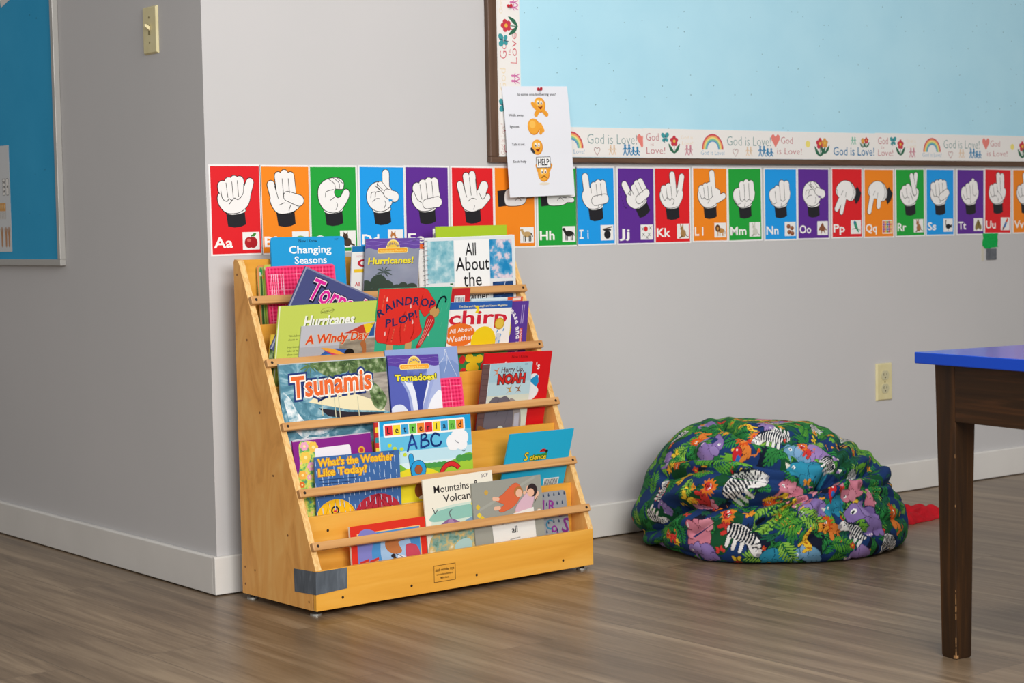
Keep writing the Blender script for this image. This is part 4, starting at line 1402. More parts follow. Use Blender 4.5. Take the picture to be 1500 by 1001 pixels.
def small_picture(a, L):
    a.rect(62, 119, 35, 32, 'f0efec')
    x, y = 79.5, 136
    E = a.ell
    if L == 'A':
        E(75, 138, 9, 10, 'b01e26'); E(83.5, 138, 9, 10, 'a81a22'); E(75, 134, 4, 3, 'd8645a'); a.curve([(79.5, 130), (80.5, 125)], 1.2, '5a3a1e'); a.spl([(80, 126), (86, 121), (90, 122), (86, 127)], '3c8a34')
    elif L == 'B':
        E(x, y, 12, 9, '7fae4a'); E(x, y - 3, 9, 4, 'c9d884')
    elif L in 'CD':
        c, d = (('4a3a2e', '2a2422') if L == 'C' else ('b9743a', 'f0e8de'))
        E(78, 141, 9, 8, c); E(74, 131, 6, 6, c); E(74, 134, 3.4, 3, d); a.poly([(69, 128), (70, 121), (74, 126)], c); a.poly([(75, 126), (79, 121), (79, 129)], c); a.cap((86, 144), (93, 147), 2, 1.5, c)
    elif L == 'E':
        E(80, 136, 12, 8, '8f8f94'); E(69, 133, 6, 6, '9a9a9f'); a.curve([(66, 136), (64, 142), (67, 146)], 2.6, '8f8f94'); a.rect(72, 140, 4, 8, '8a8a90'); a.rect(84, 140, 4, 8, '8a8a90')
    elif L == 'F':
        E(80, 136, 11, 6, 'e88a2c'); a.poly([(90, 136), (96, 130), (96, 142)], 'e88a2c')
    elif L in 'GHKLMR':
        c, d = {'G': ('c2a06a', '3a3026'), 'H': ('26241f', '1a1816'), 'K': ('a98250', '7a5a34'), 'L': ('c08a48', '5a3418'), 'M': ('cfd0c4', 'a9a89c'), 'R': ('a8764a', '6a4428')}[L]
        if L in 'GH':
            E(80, 134, 11, 6, c)
            for q in (71, 75, 85, 89): a.rect(q - 1, 137, 2.4, 11, d)
            a.cap((70, 131), (66, 125), 3.4, 2.6, c); E(66, 125, 4, 3, c); a.cap((90, 132), (94, 138), 1.4, 1, d)
        elif L == 'L':
            E(82, 136, 9, 5.5, c); E(72, 131, 7.5, 8, d); E(72, 131.5, 3.6, 4, c)
            for q in (72, 78, 86, 90): a.rect(q - 1, 138, 2.6, 10, c)
            a.curve([(90, 134), (94, 138), (94, 143)], 1, d)
        else:
            E(80, 140, 8, 8.5, c); E(76, 129, 5, 4.4, c); a.cap((74, 127), (72, 120.5), 1.8, 1.4, c); a.cap((78, 126), (79, 120.5), 1.8, 1.4, c); a.cap((76, 146), (70, 149), 2, 1.5, d); a.curve([(87, 142), (92, 147), (95, 147)], 1.6, d); E(75, 128.5, 0.8, 0.8, INK)
    elif L == 'I':
        E(80, 139, 9, 9, '1e1e22'); a.rect(70, 127, 20, 4, '2c2c30'); a.cap((68, 128), (92, 123), 1.2, 1.2, '6a5a4a')
    elif L == 'J':
        E(77, 128, 5.5, 5.5, 'cf2a30')
        for q, r in ((70, 140), (86, 140), (90, 126), (68, 128), (80, 146)):
            a.line([(q - 3, r - 3), (q + 3, r + 3)], 1, '26262a'); a.line([(q - 3, r + 3), (q + 3, r - 3)], 1, '26262a')
    elif L == 'N':
        for q, r in ((74, 129), (85, 133), (76, 142), (86, 145)): E(q, r, 6, 5, '8a4a2a'); E(q - 1.4, r - 1.4, 2.4, 1.8, 'b97a52')
    elif L == 'O':
        a.spl([(66, 140), (74, 128), (80, 123), (84, 130), (94, 140), (86, 139), (88, 148), (80, 141), (74, 149), (74, 140)], '8a5436')
    elif L == 'P':
        a.spl([(72, 122), (80, 122), (84, 132), (90, 148), (80, 140), (74, 132)], '3a9a78'); E(75, 124, 3.6, 3.4, '2a78a8'); a.curve([(68, 140), (80, 138), (94, 142)], 1.2, '6a4a2a')
    elif L == 'Q':
        cs = ('c8324a', '2f6fb0', 'e8b83a', '8a4a9a', '5aa04a', 'e07a3a')
        for i in range(5):
            for j in range(5): a.rect(64 + i * 6.2, 121 + j * 5.6, 5.6, 5.1, cs[(i * 2 + j * 3) % 6])
    elif L == 'S':
        E(80, 138, 9, 6, '1f1f24'); a.curve([(73, 136), (70, 129), (72, 123)], 2.6, '1f1f24'); a.rect(79, 143, 1.4, 6, '3a3a3a'); a.poly([(86, 136), (94, 132), (92, 142)], '1f1f24')
    elif L == 'T':
        a.spl([(79, 122), (84, 128), (92, 140), (88, 148), (80, 144), (72, 149), (67, 141), (74, 128)], '8a7a44'); E(79.5, 132, 3, 8, '6a5a30')
    elif L == 'U':
        a.cap((72, 146), (88, 124), 3, 3, 'd8502a'); a.cap((76, 142), (82, 133), 3.2, 3.2, '3a7ab8'); a.cap((70, 149), (74, 143), 1.6, 1.6, '26262a')
    elif L == 'V':
        E(x, y, 10, 8, '9a5ab0')


RED, ORG, GRN, BLU, VIO = 'e01f27', 'f4891c', '1fa33a', '1a9ceb', '5f2c94'
CARD_COL = dict(zip('ABCDEFGHIJKLMNOPQRSTUV', (RED, ORG, GRN, BLU, VIO, RED, ORG, GRN, BLU, VIO, RED, ORG, GRN, BLU, VIO, RED, ORG, GRN, BLU, VIO, RED, ORG)))
# centre of every card along the wall, and how it is tilted
CARD_X = dict(A=.077, B=.2125, C=.3483, D=.489, E=.626, F=.769, G=.9065, H=1.0495, I=1.1847, J=1.329, K=1.4655, L=1.610, M=1.750, N=1.896, O=2.0345, P=2.1815, Q=2.325, R=2.4714, S=2.6138, T=2.764, U=2.902, V=3.0495)
HOLDS = dict(A='an apple', B='a green bowl', C='a cat', D='a dog', E='an elephant', F='a fish', G='a goat', H='a black horse', I='an ink pot', J='jacks and a red ball', K='a kangaroo', L='a lion', M='a pale mouse',
             N='brown nuts', O='a brown animal', P='a parrot', Q='a patchwork quilt', R='a rabbit', S='a black bird', T='a moth', U='a folded umbrella', V='a purple shape')
CNAME = {RED: 'red', ORG: 'orange', GRN: 'green', BLU: 'blue', VIO: 'purple'}
CARD = paint('f0efee', 0.4)
CW, CH = 0.1385, 0.2135
for L in 'ABCDEFGHIJKLMNOPQRSTUV':
    a = Art()
    a.tr = lambda x, y: (3.0 + 0.94 * x, 3.0 + 0.94 * y)
    a.rect(0, 0, 100, 158, CARD_COL[L])
    if L == 'J':
        a.line([(6, 74 + 0), (6, 74.01)], 0.1, INK)
        for k in range(9):
            t = k / 8
            a.ell(4 + 20 * t, 40 + 44 * math.sin(min(1.0, t * 1.3) * 1.4), 1.1, 1.1, '2a1440', n=8)
        base = a.tr
        a.tr = lambda x, y: base(*[p + q for p, q in zip(rot2([((x - 45) * .92, (y - 60) * .92)], math.radians(-24))[0], (52, 60))])
        hand(a, L)
        a.tr = base
        a.poly([(27, 54), (33, 47), (34, 57)], GLOVE)
        a.line([(27, 54), (33, 47), (34, 57), (27, 54)], 1.2, INK)
    else:
        hand(a, L)
    a.tr = lambda x, y: (3.0 + 0.94 * x, 3.0 + 0.94 * y)
    small_picture(a, L)
    a.text('I   i' if L == 'I' else 'L l' if L == 'L' else L + L.lower(), 8 if L == 'I' else 4, 146, 18.0, 'f7f5f2', w={'I': 20, 'J': 26, 'L': 24, 'M': 48, 'T': 28, 'R': 30, 'S': 30}.get(L, 37), bold=0.022, bucket='print')
    if L == 'I':
        a.rect(4, 127.6, 11, 3.2, 'f7f5f2')
        a.rect(4, 143.2, 11, 3.2, 'f7f5f2')
    mb = MB()
    W, H = CW, CH
    mb.box((-W / 2, 0, 0), (W / 2, H, 0.0006), CARD)
    a.emit(lambda b: mb, W, H, 0.0006, 0.00008, 0.38, clip=(3, 3, 97, H / W * 100 - 3))
    wob = random.uniform(-0.35, 0.35) if L not in 'U' else -0.9
    o = mb.build('alphabet_card', mat=on_wall(CARD_X[L], 0.7985 + random.uniform(-.001, .001), 0.0004, wob), fix=False)
    if L in 'EF':
        lab = f'{CNAME[CARD_COL[L]]} hand-sign card {"right" if L == "F" else "left"} of the red and purple pair above the booklet'
        lab = 'purple hand-sign card showing a closed fist, above the rack' if L == 'E' else 'red hand-sign card with three raised fingers, above the rack'
    elif L == 'G':
        lab = 'orange hand-sign card with a goat picture, half behind the white notice'
    elif L == 'H':
        lab = 'green hand-sign card with a black horse, its left side behind the white notice'
    elif L == 'V':
        lab = 'orange hand-sign card cut off at the right edge of the photo'
    elif L in 'BD':
        lab = 'orange hand-sign card with four straight fingers, above the bright blue book' if L == 'B' else 'blue hand-sign card with one raised finger, letters hidden behind books'
    else:
        lab = f'{CNAME[CARD_COL[L]]} hand-sign card with letters {L}{L.lower()} and {HOLDS[L]} on the wall'
        if L == 'C': lab = 'green hand-sign card with a curved glove and a cat picture, above the bright blue book'
    tag(o, lab, 'card', 'hand-sign alphabet cards along the wall')

# ------------------------------------------------------------------ pin boards and papers
BROWN = wood('dark_frame', [(0.3, '4e3a2a'), (0.55, '61493a'), (0.8, '735a47')], 0, 60, 3)
BROWNV = wood('dark_frame_upright', [(0.3, '4e3a2a'), (0.55, '61493a'), (0.8, '735a47')], 2, 60, 3)


def board_cloth(name, base, spot, alt, dens):
    m = noise_mat(name, [(0.3, base), (0.7, alt)], (5, 5, 5), 5, 0.75, 0.2)
    nt = m.node_tree
    b = nt.nodes['Principled BSDF']
    src = b.inputs['Base Color'].links[0].from_socket
    tc = nt.nodes.new('ShaderNodeTexCoord')
    vo = nt.nodes.new('ShaderNodeTexVoronoi')
    vo.inputs['Scale'].default_value = 46
    nt.links.new(tc.outputs['Object'], vo.inputs['Vector'])
    lt = nt.nodes.new('ShaderNodeMath')
    lt.operation = 'LESS_THAN'
    lt.inputs[1].default_value = 0.085
    nt.links.new(vo.outputs['Distance'], lt.inputs[0])
    sep = nt.nodes.new('ShaderNodeSeparateColor')
    nt.links.new(vo.outputs['Color'], sep.inputs[0])
    gt = nt.nodes.new('ShaderNodeMath')
    gt.operation = 'GREATER_THAN'
    gt.inputs[1].default_value = 1 - dens
    nt.links.new(sep.outputs[0], gt.inputs[0])
    mu = nt.nodes.new('ShaderNodeMath')
    mu.operation = 'MULTIPLY'
    nt.links.new(lt.outputs[0], mu.inputs[0])
    nt.links.new(gt.outputs[0], mu.inputs[1])
    mx = nt.nodes.new('ShaderNodeMix')
    mx.data_type = 'RGBA'
    nt.links.new(mu.outputs[0], mx.inputs['Factor'])
    nt.links.new(src, mx.inputs['A'])
    mx.inputs['B'].default_value = (*lin(spot), 1)
    nt.links.new(mx.outputs['Result'], b.inputs['Base Color'])
    return m


# long board on the right wall (runs on beyond the top and right of the photo)
bx0, bx1, bz0, bz1 = 0.8185, 3.65, 1.0205, 2.18
board = empty('pin_board', Matrix.Translation((bx0, 0, bz0)))
tag(board, 'large pale blue pin board in a dark brown wooden frame above the alphabet cards', 'bulletin board')
mb = MB()
mb.box((0.02, -0.010, 0.010), (bx1 - bx0 - 0.02, -0.0005, bz1 - bz0 - 0.01), board_cloth('pale_blue_board', 'b0e0f2', '7aa2b0', 'b9e6f6', 0.42))
mb.build('board_panel', board)
fw, fd = 0.0285, 0.017
mb = MB()
mb.box((0, -fd, 0), (bx1 - bx0, -0.0004, 0.0155), BROWN)
mb.build('frame_rail', board, bevel=0.002)
mb = MB()
mb.box((0, -fd, bz1 - bz0 - fw), (bx1 - bx0, -0.0004, bz1 - bz0), BROWN)
mb.build('frame_rail', board, bevel=0.002)
for x in (0, bx1 - bx0 - fw):
    mb = MB()
    mb.box((x, -fd, 0.0156), (x + fw, -0.0004, bz1 - bz0 - fw - 0.0001), BROWNV)
    mb.build('frame_stile', board, bevel=0.002)


# --- printed border strips: drawn in millimetres of strip, x right, y down from the strip's top edge
def people(a, x, y, s, c, n=2):
    for i in range(n):
        q = x + i * s * .5
        k = 1.0 - 0.22 * (i // 2)
        t = y - s * k
        a.ell(q, t + s * .12, s * .13, s * .13, c, n=10)
        a.line([(q, t + s * .2), (q, t + s * .62)], s * .2, c)
        a.line([(q - s * .26, t + s * .52), (q, t + s * .3), (q + s * .26, t + s * .5)], s * .09, c)
        a.line([(q - s * .2, y), (q, t + s * .58), (q + s * .2, y)], s * .1, c)


def heart(a, x, y, s, c, fill=False):
    p = [(0, -.35), (.25, -.55), (.5, -.4), (.5, -.1), (.2, .3), (0, .55), (-.2, .3), (-.5, -.1), (-.5, -.4), (-.25, -.55)]
    q = spline([(x + u * s, y + v * s) for u, v in p], 4)
    if fill: a.put(c, q)
    else: a.line(q + [q[0]], s * .07, c)


def flower(a, x, y, s, c='c93a4a', leaf='2f6a50'):
    for sg in (-1, 1): a.spl([(x, y + s), (x + sg * s * .45, y + s * .75), (x + sg * s * .62, y + s * .2), (x + sg * s * .2, y + s * .6)], leaf)
    a.line([(x, y), (x, y + s)], s * .06, leaf)
    for k in range(5): a.ell(x + s * .27 * math.cos(k * 1.257 - 1.57), y + s * .27 * math.sin(k * 1.257 - 1.57), s * .19, s * .19, c, n=10)
    a.ell(x, y, s * .14, s * .14, 'e8b84a', n=10)


def butterfly(a, x, y, s, c='3f9aa0'):
    for dx, dy, r in ((-.3, -.3, .34), (.3, -.34, .34), (-.22, .22, .26), (.24, .2, .26)): a.ell(x + dx * s, y + dy * s, r * s, r * s * .8, c, rot=40 * (1 if dx * dy > 0 else -1), n=12)
    a.line([(x - s * .1, y + s * .5), (x + s * .1, y - s * .5)], s * .1, '2a5a6a')


def rainbow(a, x, y, r, c=None):
    for i, k in enumerate(('cf4a5a', 'f0a86a', 'f0e08a', '8ac8a0', '5a9ac8')):
        a.ring(x, y, r * (1 - .1 * (i + 1)), r * (1 - .1 * i), k, a0=180, a1=360, sy=1.05, n=20)


def strip_art(kind):
    a = Art()
    T = lambda s, x, y, h, c, w=None, b=-0.012, r=0: a.text(s, x, y, h, c, w=w, bold=b, rot=r, bucket='print')
    return a, T


GREY, RED2 = '7a9a9a', 'b9505e'


def seq_a(a, T, x):
    """rainbow run: x = rainbow centre"""
    rainbow(a, x, 56, 42)
    T('God is Love!', x - 46, 71, 12, '6aa0c4', 92)
    T('God is Love!', x + 56, 44, 27, GREY, 178)
    heart(a, x + 90, 64, 19, 'b94a54')
    people(a, x + 138, 72, 26, 'e8cdb0', 2)
    people(a, x + 190, 73, 30, '2f86b8', 4)


def seq_b(a, T, x):
    """x = left of the red words"""
    T('God', x, 34, 21, RED2, 46)
    T('is', x + 16, 48, 9, RED2, 12)
    T('Love!', x, 70, 19, RED2, 70)
    butterfly(a, x + 70, 26, 24)
    flower(a, x + 104, 34, 34)
    T('God is', x + 130, 28, 10, 'ecd6b8', 46)
    T('Love!', x + 134, 44, 10, 'ecd6b8', 42)
    people(a, x + 152, 72, 28, 'd08a9a', 2)


def seq_c(a, T, x):
    heart(a, x, 28, 34, 'e8847a', True)
    T('God', x + 22, 36, 20, RED2, 50)
    T('is Love!', x + 6, 67, 18, RED2, 104)
    a.ell(x + 136, 36, 10, 10, 'f0e07a')
    flower(a, x + 188, 34, 38)
    flower(a, x + 208, 32, 32, 'd89a4a')
    T('God is Love!', x + 246, 68, 25, '2f78a8', 182, 0.004)
    people(a, x + 330, 34, 22, '7ac0a8', 2)
    flower(a, x + 392, 22, 22)
    flower(a, x + 376, 24, 20, 'd89a4a')


def strip(x0, x1, z0, z1, draw, label, gap):
    W, H = x1 - x0, z1 - z0
    a, T = strip_art(0)
    k = 100 / (W * 1000)
    a.tr = lambda x, y: (x * k, y * k)
    draw(a, T)
    mb = MB()
    mb.box((-W / 2, 0, 0), (W / 2, H, 0.0004), paint('efece8', 0.32))
    a.emit(lambda b: mb, W, H, 0.0004, 0.00005, 0.4, clip=(0, 0, 100, H / W * 100))
    o = mb.build('border_strip', mat=on_wall((x0 + x1) / 2, z0, gap), fix=False)
    tag(o, label, 'border', 'printed paper borders on the pin board')


def d1(a, T):
    o = 0.9285
    seq_a(a, T, (1.094 - o) * 1000)
    heart(a, (1.346 - o) * 1000, 34, 34, 'e8847a', True)


def d2(a, T):
    o = 1.3504
    seq_b(a, T, (1.362 - o) * 1000)
    seq_a(a, T, (1.614 - o) * 1000)
    seq_c(a, T, (1.867 - o) * 1000)


def d3(a, T):
    o = 2.2990
    seq_b(a, T, (2.311 - o) * 1000)
    seq_a(a, T, (2.564 - o) * 1000)
    seq_c(a, T, (2.830 - o) * 1000)


strip(0.9285, 1.3506, 1.0372, 1.1165, d1, 'short doodled white border on the pin board, right beside the hanging notice', 0.0102)
strip(1.3500, 2.2993, 1.0368, 1.1175, d2, 'middle length of doodled white border along the foot of the pin board', 0.0108)
strip(2.2985, 3.30, 1.0362, 1.1192, d3, 'doodled white border running off the right edge along the pin board foot', 0.0114)


# upright strip: the same print turned on its side
def dv():
    x0, x1, z0, z1 = 0.8475, 0.9265, 1.0365, 1.78
    L, Wd = z1 - z0, x1 - x0
    a, T = strip_art(0)
    k = 100 / (Wd * 1000)
    a.tr = lambda x, y: (y * k, (L * 1000 - x) * k)      # along the strip upward, across it rightward
    T('God is Love!', 4, 24, 14, 'c8a8a0', 80)
    T('God', 8, 40, 20, RED2, 60)
    T('Love!', 4, 66, 20, RED2, 80)
    butterfly(a, 132, 24, 28)
    T('God', 168, 30, 20, 'ead9b8', 60)
    people(a, 196, 74, 26, 'd878b0', 2)
    T('God', 252, 34, 22, 'cf4a5a', 56)
    T('is', 262, 48, 9, 'cf4a5a', 16)
    T('Love!', 240, 68, 22, 'cf4a5a', 92)
    butterfly(a, 300, 26, 28)
    flower(a, 338, 34, 38)
    T('God is', 368, 24, 12, 'ead9b8', 56)
    people(a, 386, 74, 26, 'd878b0', 2)
    rainbow(a, 470, 60, 40)
    T('God is Love!', 524, 50, 24, GREY, 170)
    mb = MB()
    mb.box((-Wd / 2, 0, 0), (Wd / 2, L, 0.0004), paint('efece8', 0.32))
    a.emit(lambda b: mb, Wd, L, 0.0004, 0.00005, 0.4, clip=(0, 0, 100, L / Wd * 100))
    tag(mb.build('border_strip', mat=on_wall((x0 + x1) / 2, z0, 0.0102), fix=False), 'upright doodled white border down the left side of the pin board', 'border', 'printed paper borders on the pin board')


dv()


def push_pin(x, z, gap, c, label):
    mb = MB()
    m = paint(c, 0.25, 0.5)
    mb.tube((0, 0, 0.0), (0, 0, 0.002), 0.0042, 0.0042, m)
    mb.tube((0, 0, 0.002), (0, 0, 0.009), 0.0022, 0.0030, m)
    mb.tube((0, 0, 0.009), (0, 0, 0.0115), 0.0048, 0.0045, m)
    o = mb.build('push_pin', mat=on_wall(x, z, gap) @ Matrix.Rotation(0.35, 4, 'Y'))
    tag(o, label, 'push pin')


# hanging notice
a = Art()
a.text('Is some one bothering you?', 52, 11.2, 3.0, '26262a', w=58, align='c', bold=0.008)
for s, x, y, w in (('Walk away.', 6.5, 36, 23), ('Ignore.', 7, 49.4, 14.5), ('Talk it out.', 8, 70.5, 20), ('Seek help', 8.5, 91, 20)):
    a.text(s, x, y, 3.0, '26262a', w=w, bold=0.008)


def smiley(a, x, y, r, mood):
    a.ell(x, y, r, r * 1.08, 'd9861c')
    a.ell(x - r * .06, y - r * .06, r * .94, r * 1.0, 'f2a836')
    a.ell(x - r * .2, y - r * .3, r * .5, r * .5, 'f8c056')
    if mood == 'back': return
    for dx in (-.28, .28):
        a.ell(x + dx * r, y - r * .3, r * .2, r * .3, 'f8f6f0', n=12)
        a.ell(x + dx * r, y - r * .22, r * .1, r * .16, '2a2018', n=10)
    if mood == 'sad': a.curve([(x - r * .4, y + r * .55), (x, y + r * .3), (x + r * .4, y + r * .55)], r * .1, '5a2a10')
    else:
        a.spl([(x - r * .4, y + r * .2), (x, y + r * .3), (x + r * .45, y + r * .15), (x + r * .1, y + r * .65)], '8a2a18')


smiley(a, 55, 22.5, 8.6, 'glad')
a.cap((44, 21), (48, 26), 2.4, 2.4, 'eca02e')
a.cap((51, 30), (48, 34), 2.8, 2.8, 'eca02e')
a.cap((60, 30), (64, 34), 2.8, 2.8, 'eca02e')
smiley(a, 43, 48.5, 9.2, 'back')
a.cap((52, 47), (56, 53), 3.6, 3.0, 'f2a836')
a.cap((54, 52), (53, 56), 2.4, 2.2, 'eca02e')
smiley(a, 46.5, 73, 8.6, 'glad')
a.cap((37.5, 75), (41, 79), 1.7, 1.7, '3a3a3e')
smiley(a, 54, 105, 9.0, 'sad')
a.cap((46, 101), (44, 95), 2.2, 2.0, 'eca02e')
a.cap((62, 101), (66, 95), 2.2, 2.0, 'eca02e')
a.rrect(43.5, 84.5, 22, 13.5, 1, '55555a')
a.rrect(44.2, 85.2, 20.6, 12.1, 1, 'f4f4f4')
a.text('HELP', 54.5, 94.8, 7.4, '18181a', w=17, align='c', bold=0.025)
a.ell(54, 117, 8, 1.6, 'e8dcc8')
NW, NH = 0.219, 0.2885


def bend(x, y, z):
    """the sheet bellies out a little and lifts at its lower corners"""
    t = 1 - y / NH
    return (x, y, z + 0.0105 * math.sin(min(1.0, max(0.0, t) / 0.6) * PI / 2) + 0.012 * max(0.0, t - 0.6) + 0.004 * (x / NW) ** 2)


mb = MB()
n, m = 12, 16
vs = [bend(-NW / 2 + NW * i / n, NH * j / m, 0) for j in range(m + 1) for i in range(n + 1)]
mb.add(vs, [(j * (n + 1) + i, j * (n + 1) + i + 1, (j + 1) * (n + 1) + i + 1, (j + 1) * (n + 1) + i) for j in range(m) for i in range(n)], paint('e9ebf2', 0.5))
a.emit(lambda b: mb, NW, NH, 0.0004, 0.00012, 0.5, fit=bend)
M = on_wall(0.9795, 0.9325, 0.0116, 1.6)
o = mb.build('notice', mat=M, fix=False)
tag(o, 'white paper notice with four orange smiley faces, pinned over the board corner', 'paper')
push_pin(0.9815, 1.2135, 0.0130, 'c21f33', 'red push pin holding the top of the white notice')
push_pin(0.889, 1.4255, 0.0108, 'd2283c', 'red push pin near the top of the upright border')

# left pin board, on the shaded wall
y0, y1, z0, z1 = 0.7795, 2.05, 0.7735, 1.98
lb = empty('pin_board', on_side_wall((y0 + y1) / 2, z0))
tag(lb, 'strong blue pin board in a grey aluminium frame, at the left edge of the photo', 'bulletin board')
W, H = y1 - y0, z1 - z0
mb = MB()
mb.box((-W / 2 + .012, 0.012, 0.0005), (W / 2 - .012, H - .012, 0.010), board_cloth('blue_board', '2f9fd0', '1d5f80', '37a6d6', 0.12))
mb.build('board_panel', lb)
ALU = paint('b5b3ae', 0.4, 0.5, 0.25)
for lo, hi in (((-W / 2, 0, 0.0004), (W / 2, 0.017, 0.017)), ((-W / 2, H - 0.017, 0.0004), (W / 2, H, 0.017)), ((-W / 2, 0.0171, 0.0004), (-W / 2 + 0.017, H - 0.0171, 0.017)), ((W / 2 - 0.017, 0.0171, 0.0004), (W / 2, H - 0.0171, 0.017))):
    mb = MB()
    mb.box(lo, hi, ALU)
    mb.build('frame_bar', lb, bevel=0.0015)

# counting sheet on it: the photo shows its right part
a = Art()
for x, dots in ((80, ((0, 0), (0, 1), (0, 2), (1, 0), (1, 1), (1, 2))), (92, ((.5, 1),))):
    a.rrect(x - 5, 45, 9.6, 23, 2, '4a4a4c')
    a.rrect(x - 4.4, 45.6, 8.4, 21.8, 2, 'e6e4e0')
    for u, v in dots: a.ell(x - 2.3 + u * 4, 50 + v * 6.2, 1.3, 1.9, '222224', n=10)
a.rect(58, 78, 26, 11, 'e0a048')
a.rect(58, 89, 26, 11, 'cfcdca')
for x in (62, 68, 74, 80):
    a.ell(x, 83, 2, 3, 'f0c07a', n=10)
    a.line([(x + 3, 78), (x + 3, 100)], 0.5, '8a8884')
for x in (68, 82, 92):
    a.cap((x, 136), (x + .4, 122), 2.6, 3, 'b9855a')
    for d in (-3.4, -1.1, 1.2, 3.4): a.cap((x + d * .6, 122), (x + d * 1.25, 110 + abs(d)), 0.9, 0.7, 'b9855a')
for s, x, y in (('four', 14, 58), ('five', 40, 58)): a.rect(x, y, 16, 3, '8a8884')
SW, SH = 0.205, 0.297
mb = MB()
mb.box((-SW / 2, 0, 0), (SW / 2, SH, 0.0006), paint('cfd2d4', 0.3))
a.emit(lambda b: mb, SW, SH, 0.0006, 0.0001, 0.45, clip=(0, 0, 100, 145))
tag(mb.build('counting_sheet', mat=on_side_wall(1.1095 + SW / 2, 0.811, 0.0105, 0), fix=False), 'white laminated counting sheet with dots and hands on the left blue board', 'paper')
a = Art()
a.rrect(2, 2, 96, 70, 2, 'e2dfda')
a.rect(10, 8, 80, 46, 'd9a0a8')
mb = MB()
mb.box((-.1, 0, 0), (.1, .15, 0.0006), paint('e4e2de', 0.3))
a.emit(lambda b: mb, .2, .15, 0.0006, 0.0001, 0.45)
tag(mb.build('picture_sheet', mat=on_side_wall(1.030, 1.513, 0.0105, 14), fix=False), 'tilted white laminated sheet, only its lower corner showing at the top left', 'paper')

# ------------------------------------------------------------------ switch, outlet, tape
IVORY = noise_mat('ivory_plastic', [(0.3, 'd9cd9a'), (0.7, 'e2d8aa')], (20, 20, 20), 2, 0.35, 0.45)


def plate(mb, w, h, d):
    e = 0.004
    vs = [(-w / 2, -h / 2, 0), (w / 2, -h / 2, 0), (w / 2, h / 2, 0), (-w / 2, h / 2, 0), (-w / 2 + e, -h / 2 + e, d), (w / 2 - e, -h / 2 + e, d), (w / 2 - e, h / 2 - e, d), (-w / 2 + e, h / 2 - e, d)]
    mb.add(vs, [(3, 2, 1, 0), (4, 5, 6, 7), (0, 1, 5, 4), (1, 2, 6, 5), (2, 3, 7, 6), (3, 0, 4, 7)], IVORY)


sw = empty('light_switch', on_side_wall(0.2478, 1.3445, 0.0002))
tag(sw, 'ivory light switch with one toggle, high on the shaded wall', 'light switch')
mb = MB()
plate(mb, 0.0735, 0.116, 0.0065)
mb.build('switch_plate', sw, bevel=0.001)
mb = MB()
mb.box((-0.005, -0.012, 0.0062), (0.005, 0.012, 0.0072), paint('8a8058', 0.5))
mb.build('toggle_slot', sw)
mb = MB()
mb.add([(-.0045, -.002, .0065), (.0045, -.002, .0065), (.0045, .009, .0065), (-.0045, .009, .0065), (-.0035, .008, .020), (.0035, .008, .020), (.0035, .0145, .0185), (-.0035, .0145, .0185)],
       [(3, 2, 1, 0), (4, 5, 6, 7), (0, 1, 5, 4), (1, 2, 6, 5), (2, 3, 7, 6), (3, 0, 4, 7)], paint('efe3b6', 0.3))
mb.build('toggle', sw, bevel=0.0008)
for y in (0.030, -0.030):
    mb = MB()
    mb.tube((0, y, 0.0062), (0, y, 0.0072), 0.003, 0.0026, paint('7d744e', 0.4), 14)
    mb.build('screw', sw)

ol = empty('wall_outlet', on_wall(2.3402, 0.3515, 0.0002))
tag(ol, 'ivory double power outlet on the grey wall above the bean bag', 'outlet')
mb = MB()
plate(mb, 0.0735, 0.117, 0.0065)
mb.build('outlet_plate', ol, bevel=0.001)
for y in (0.0205, -0.0205):
    mb = MB()
    n = 28
    p = [(0.0172 * math.cos(2 * PI * i / n), y + max(-0.0143, min(0.0143, 0.0172 * math.sin(2 * PI * i / n))), 0.0063) for i in range(n)]
    mb.prism(p, (0, 0, 0.0022), paint('c9c3a0', 0.35))
    r = mb.build('receptacle', ol, bevel=0.0005)
    sb = MB()
    sb.box((-.0075, y - .001, .0084), (-.0057, y + .0075, .0087), paint('3a362a', 0.6))
    sb.box((.0055, y, .0084), (.0073, y + .0065, .0087), paint('3a362a', 0.6))
    sb.tube((0, y - .007, .0084), (0, y - .007, .0087), .0024, .0024, paint('3a362a', 0.6), 12)
    sb.build('socket_slot', r)
mb = MB()
mb.tube((0, 0, 0.0062), (0, 0, 0.0074), 0.003, 0.0026, paint('a9a078', 0.35, 0.5, 0.5), 14)
mb.build('screw', ol)

# torn green felt and a grey clip hanging under the Uu card
tp = empty('felt_scrap', on_wall(2.862, 0.7565, 0.0003))
tag(tp, 'torn green felt scrap with a grey patch stuck under the Uu hand-sign card', 'felt scrap')
mb = MB()
rs = random.Random(4)
edge = [(-.038, .046), (.040, .046)] + [(.040 + rs.uniform(-.004, .004), .046 - .0075 * i) for i in range(1, 7)] + [(.030 - .011 * i, -.002 + rs.uniform(-.003, .003)) for i in range(6)] + [(-.036 + rs.uniform(-.003, .003), .006 + .0075 * i) for i in range(5)]
mb.prism([(x, y, 0) for x, y in edge], (0, 0, 0.0022), noise_mat('green_felt', [(0.3, '119a44'), (0.7, '22b458')], (300, 300, 300), 4, 0.9, 0.1, bump=0.6))
mb.build('felt', tp)
mb = MB()
mb.box((-.020, -.040, 0), (.031, -.0035, .0040), noise_mat('grey_patch', [(0.3, '565a60'), (0.7, '6c7076')], (80, 80, 80), 4, 0.6, 0.3))
mb.build('grey_patch', tp, bevel=0.0015)
mb = MB()
mb.box((-.043, -.042, 0), (-.031, .002, .0016), paint('c9c4b4', 0.6))
mb.build('paper_tab', tp)

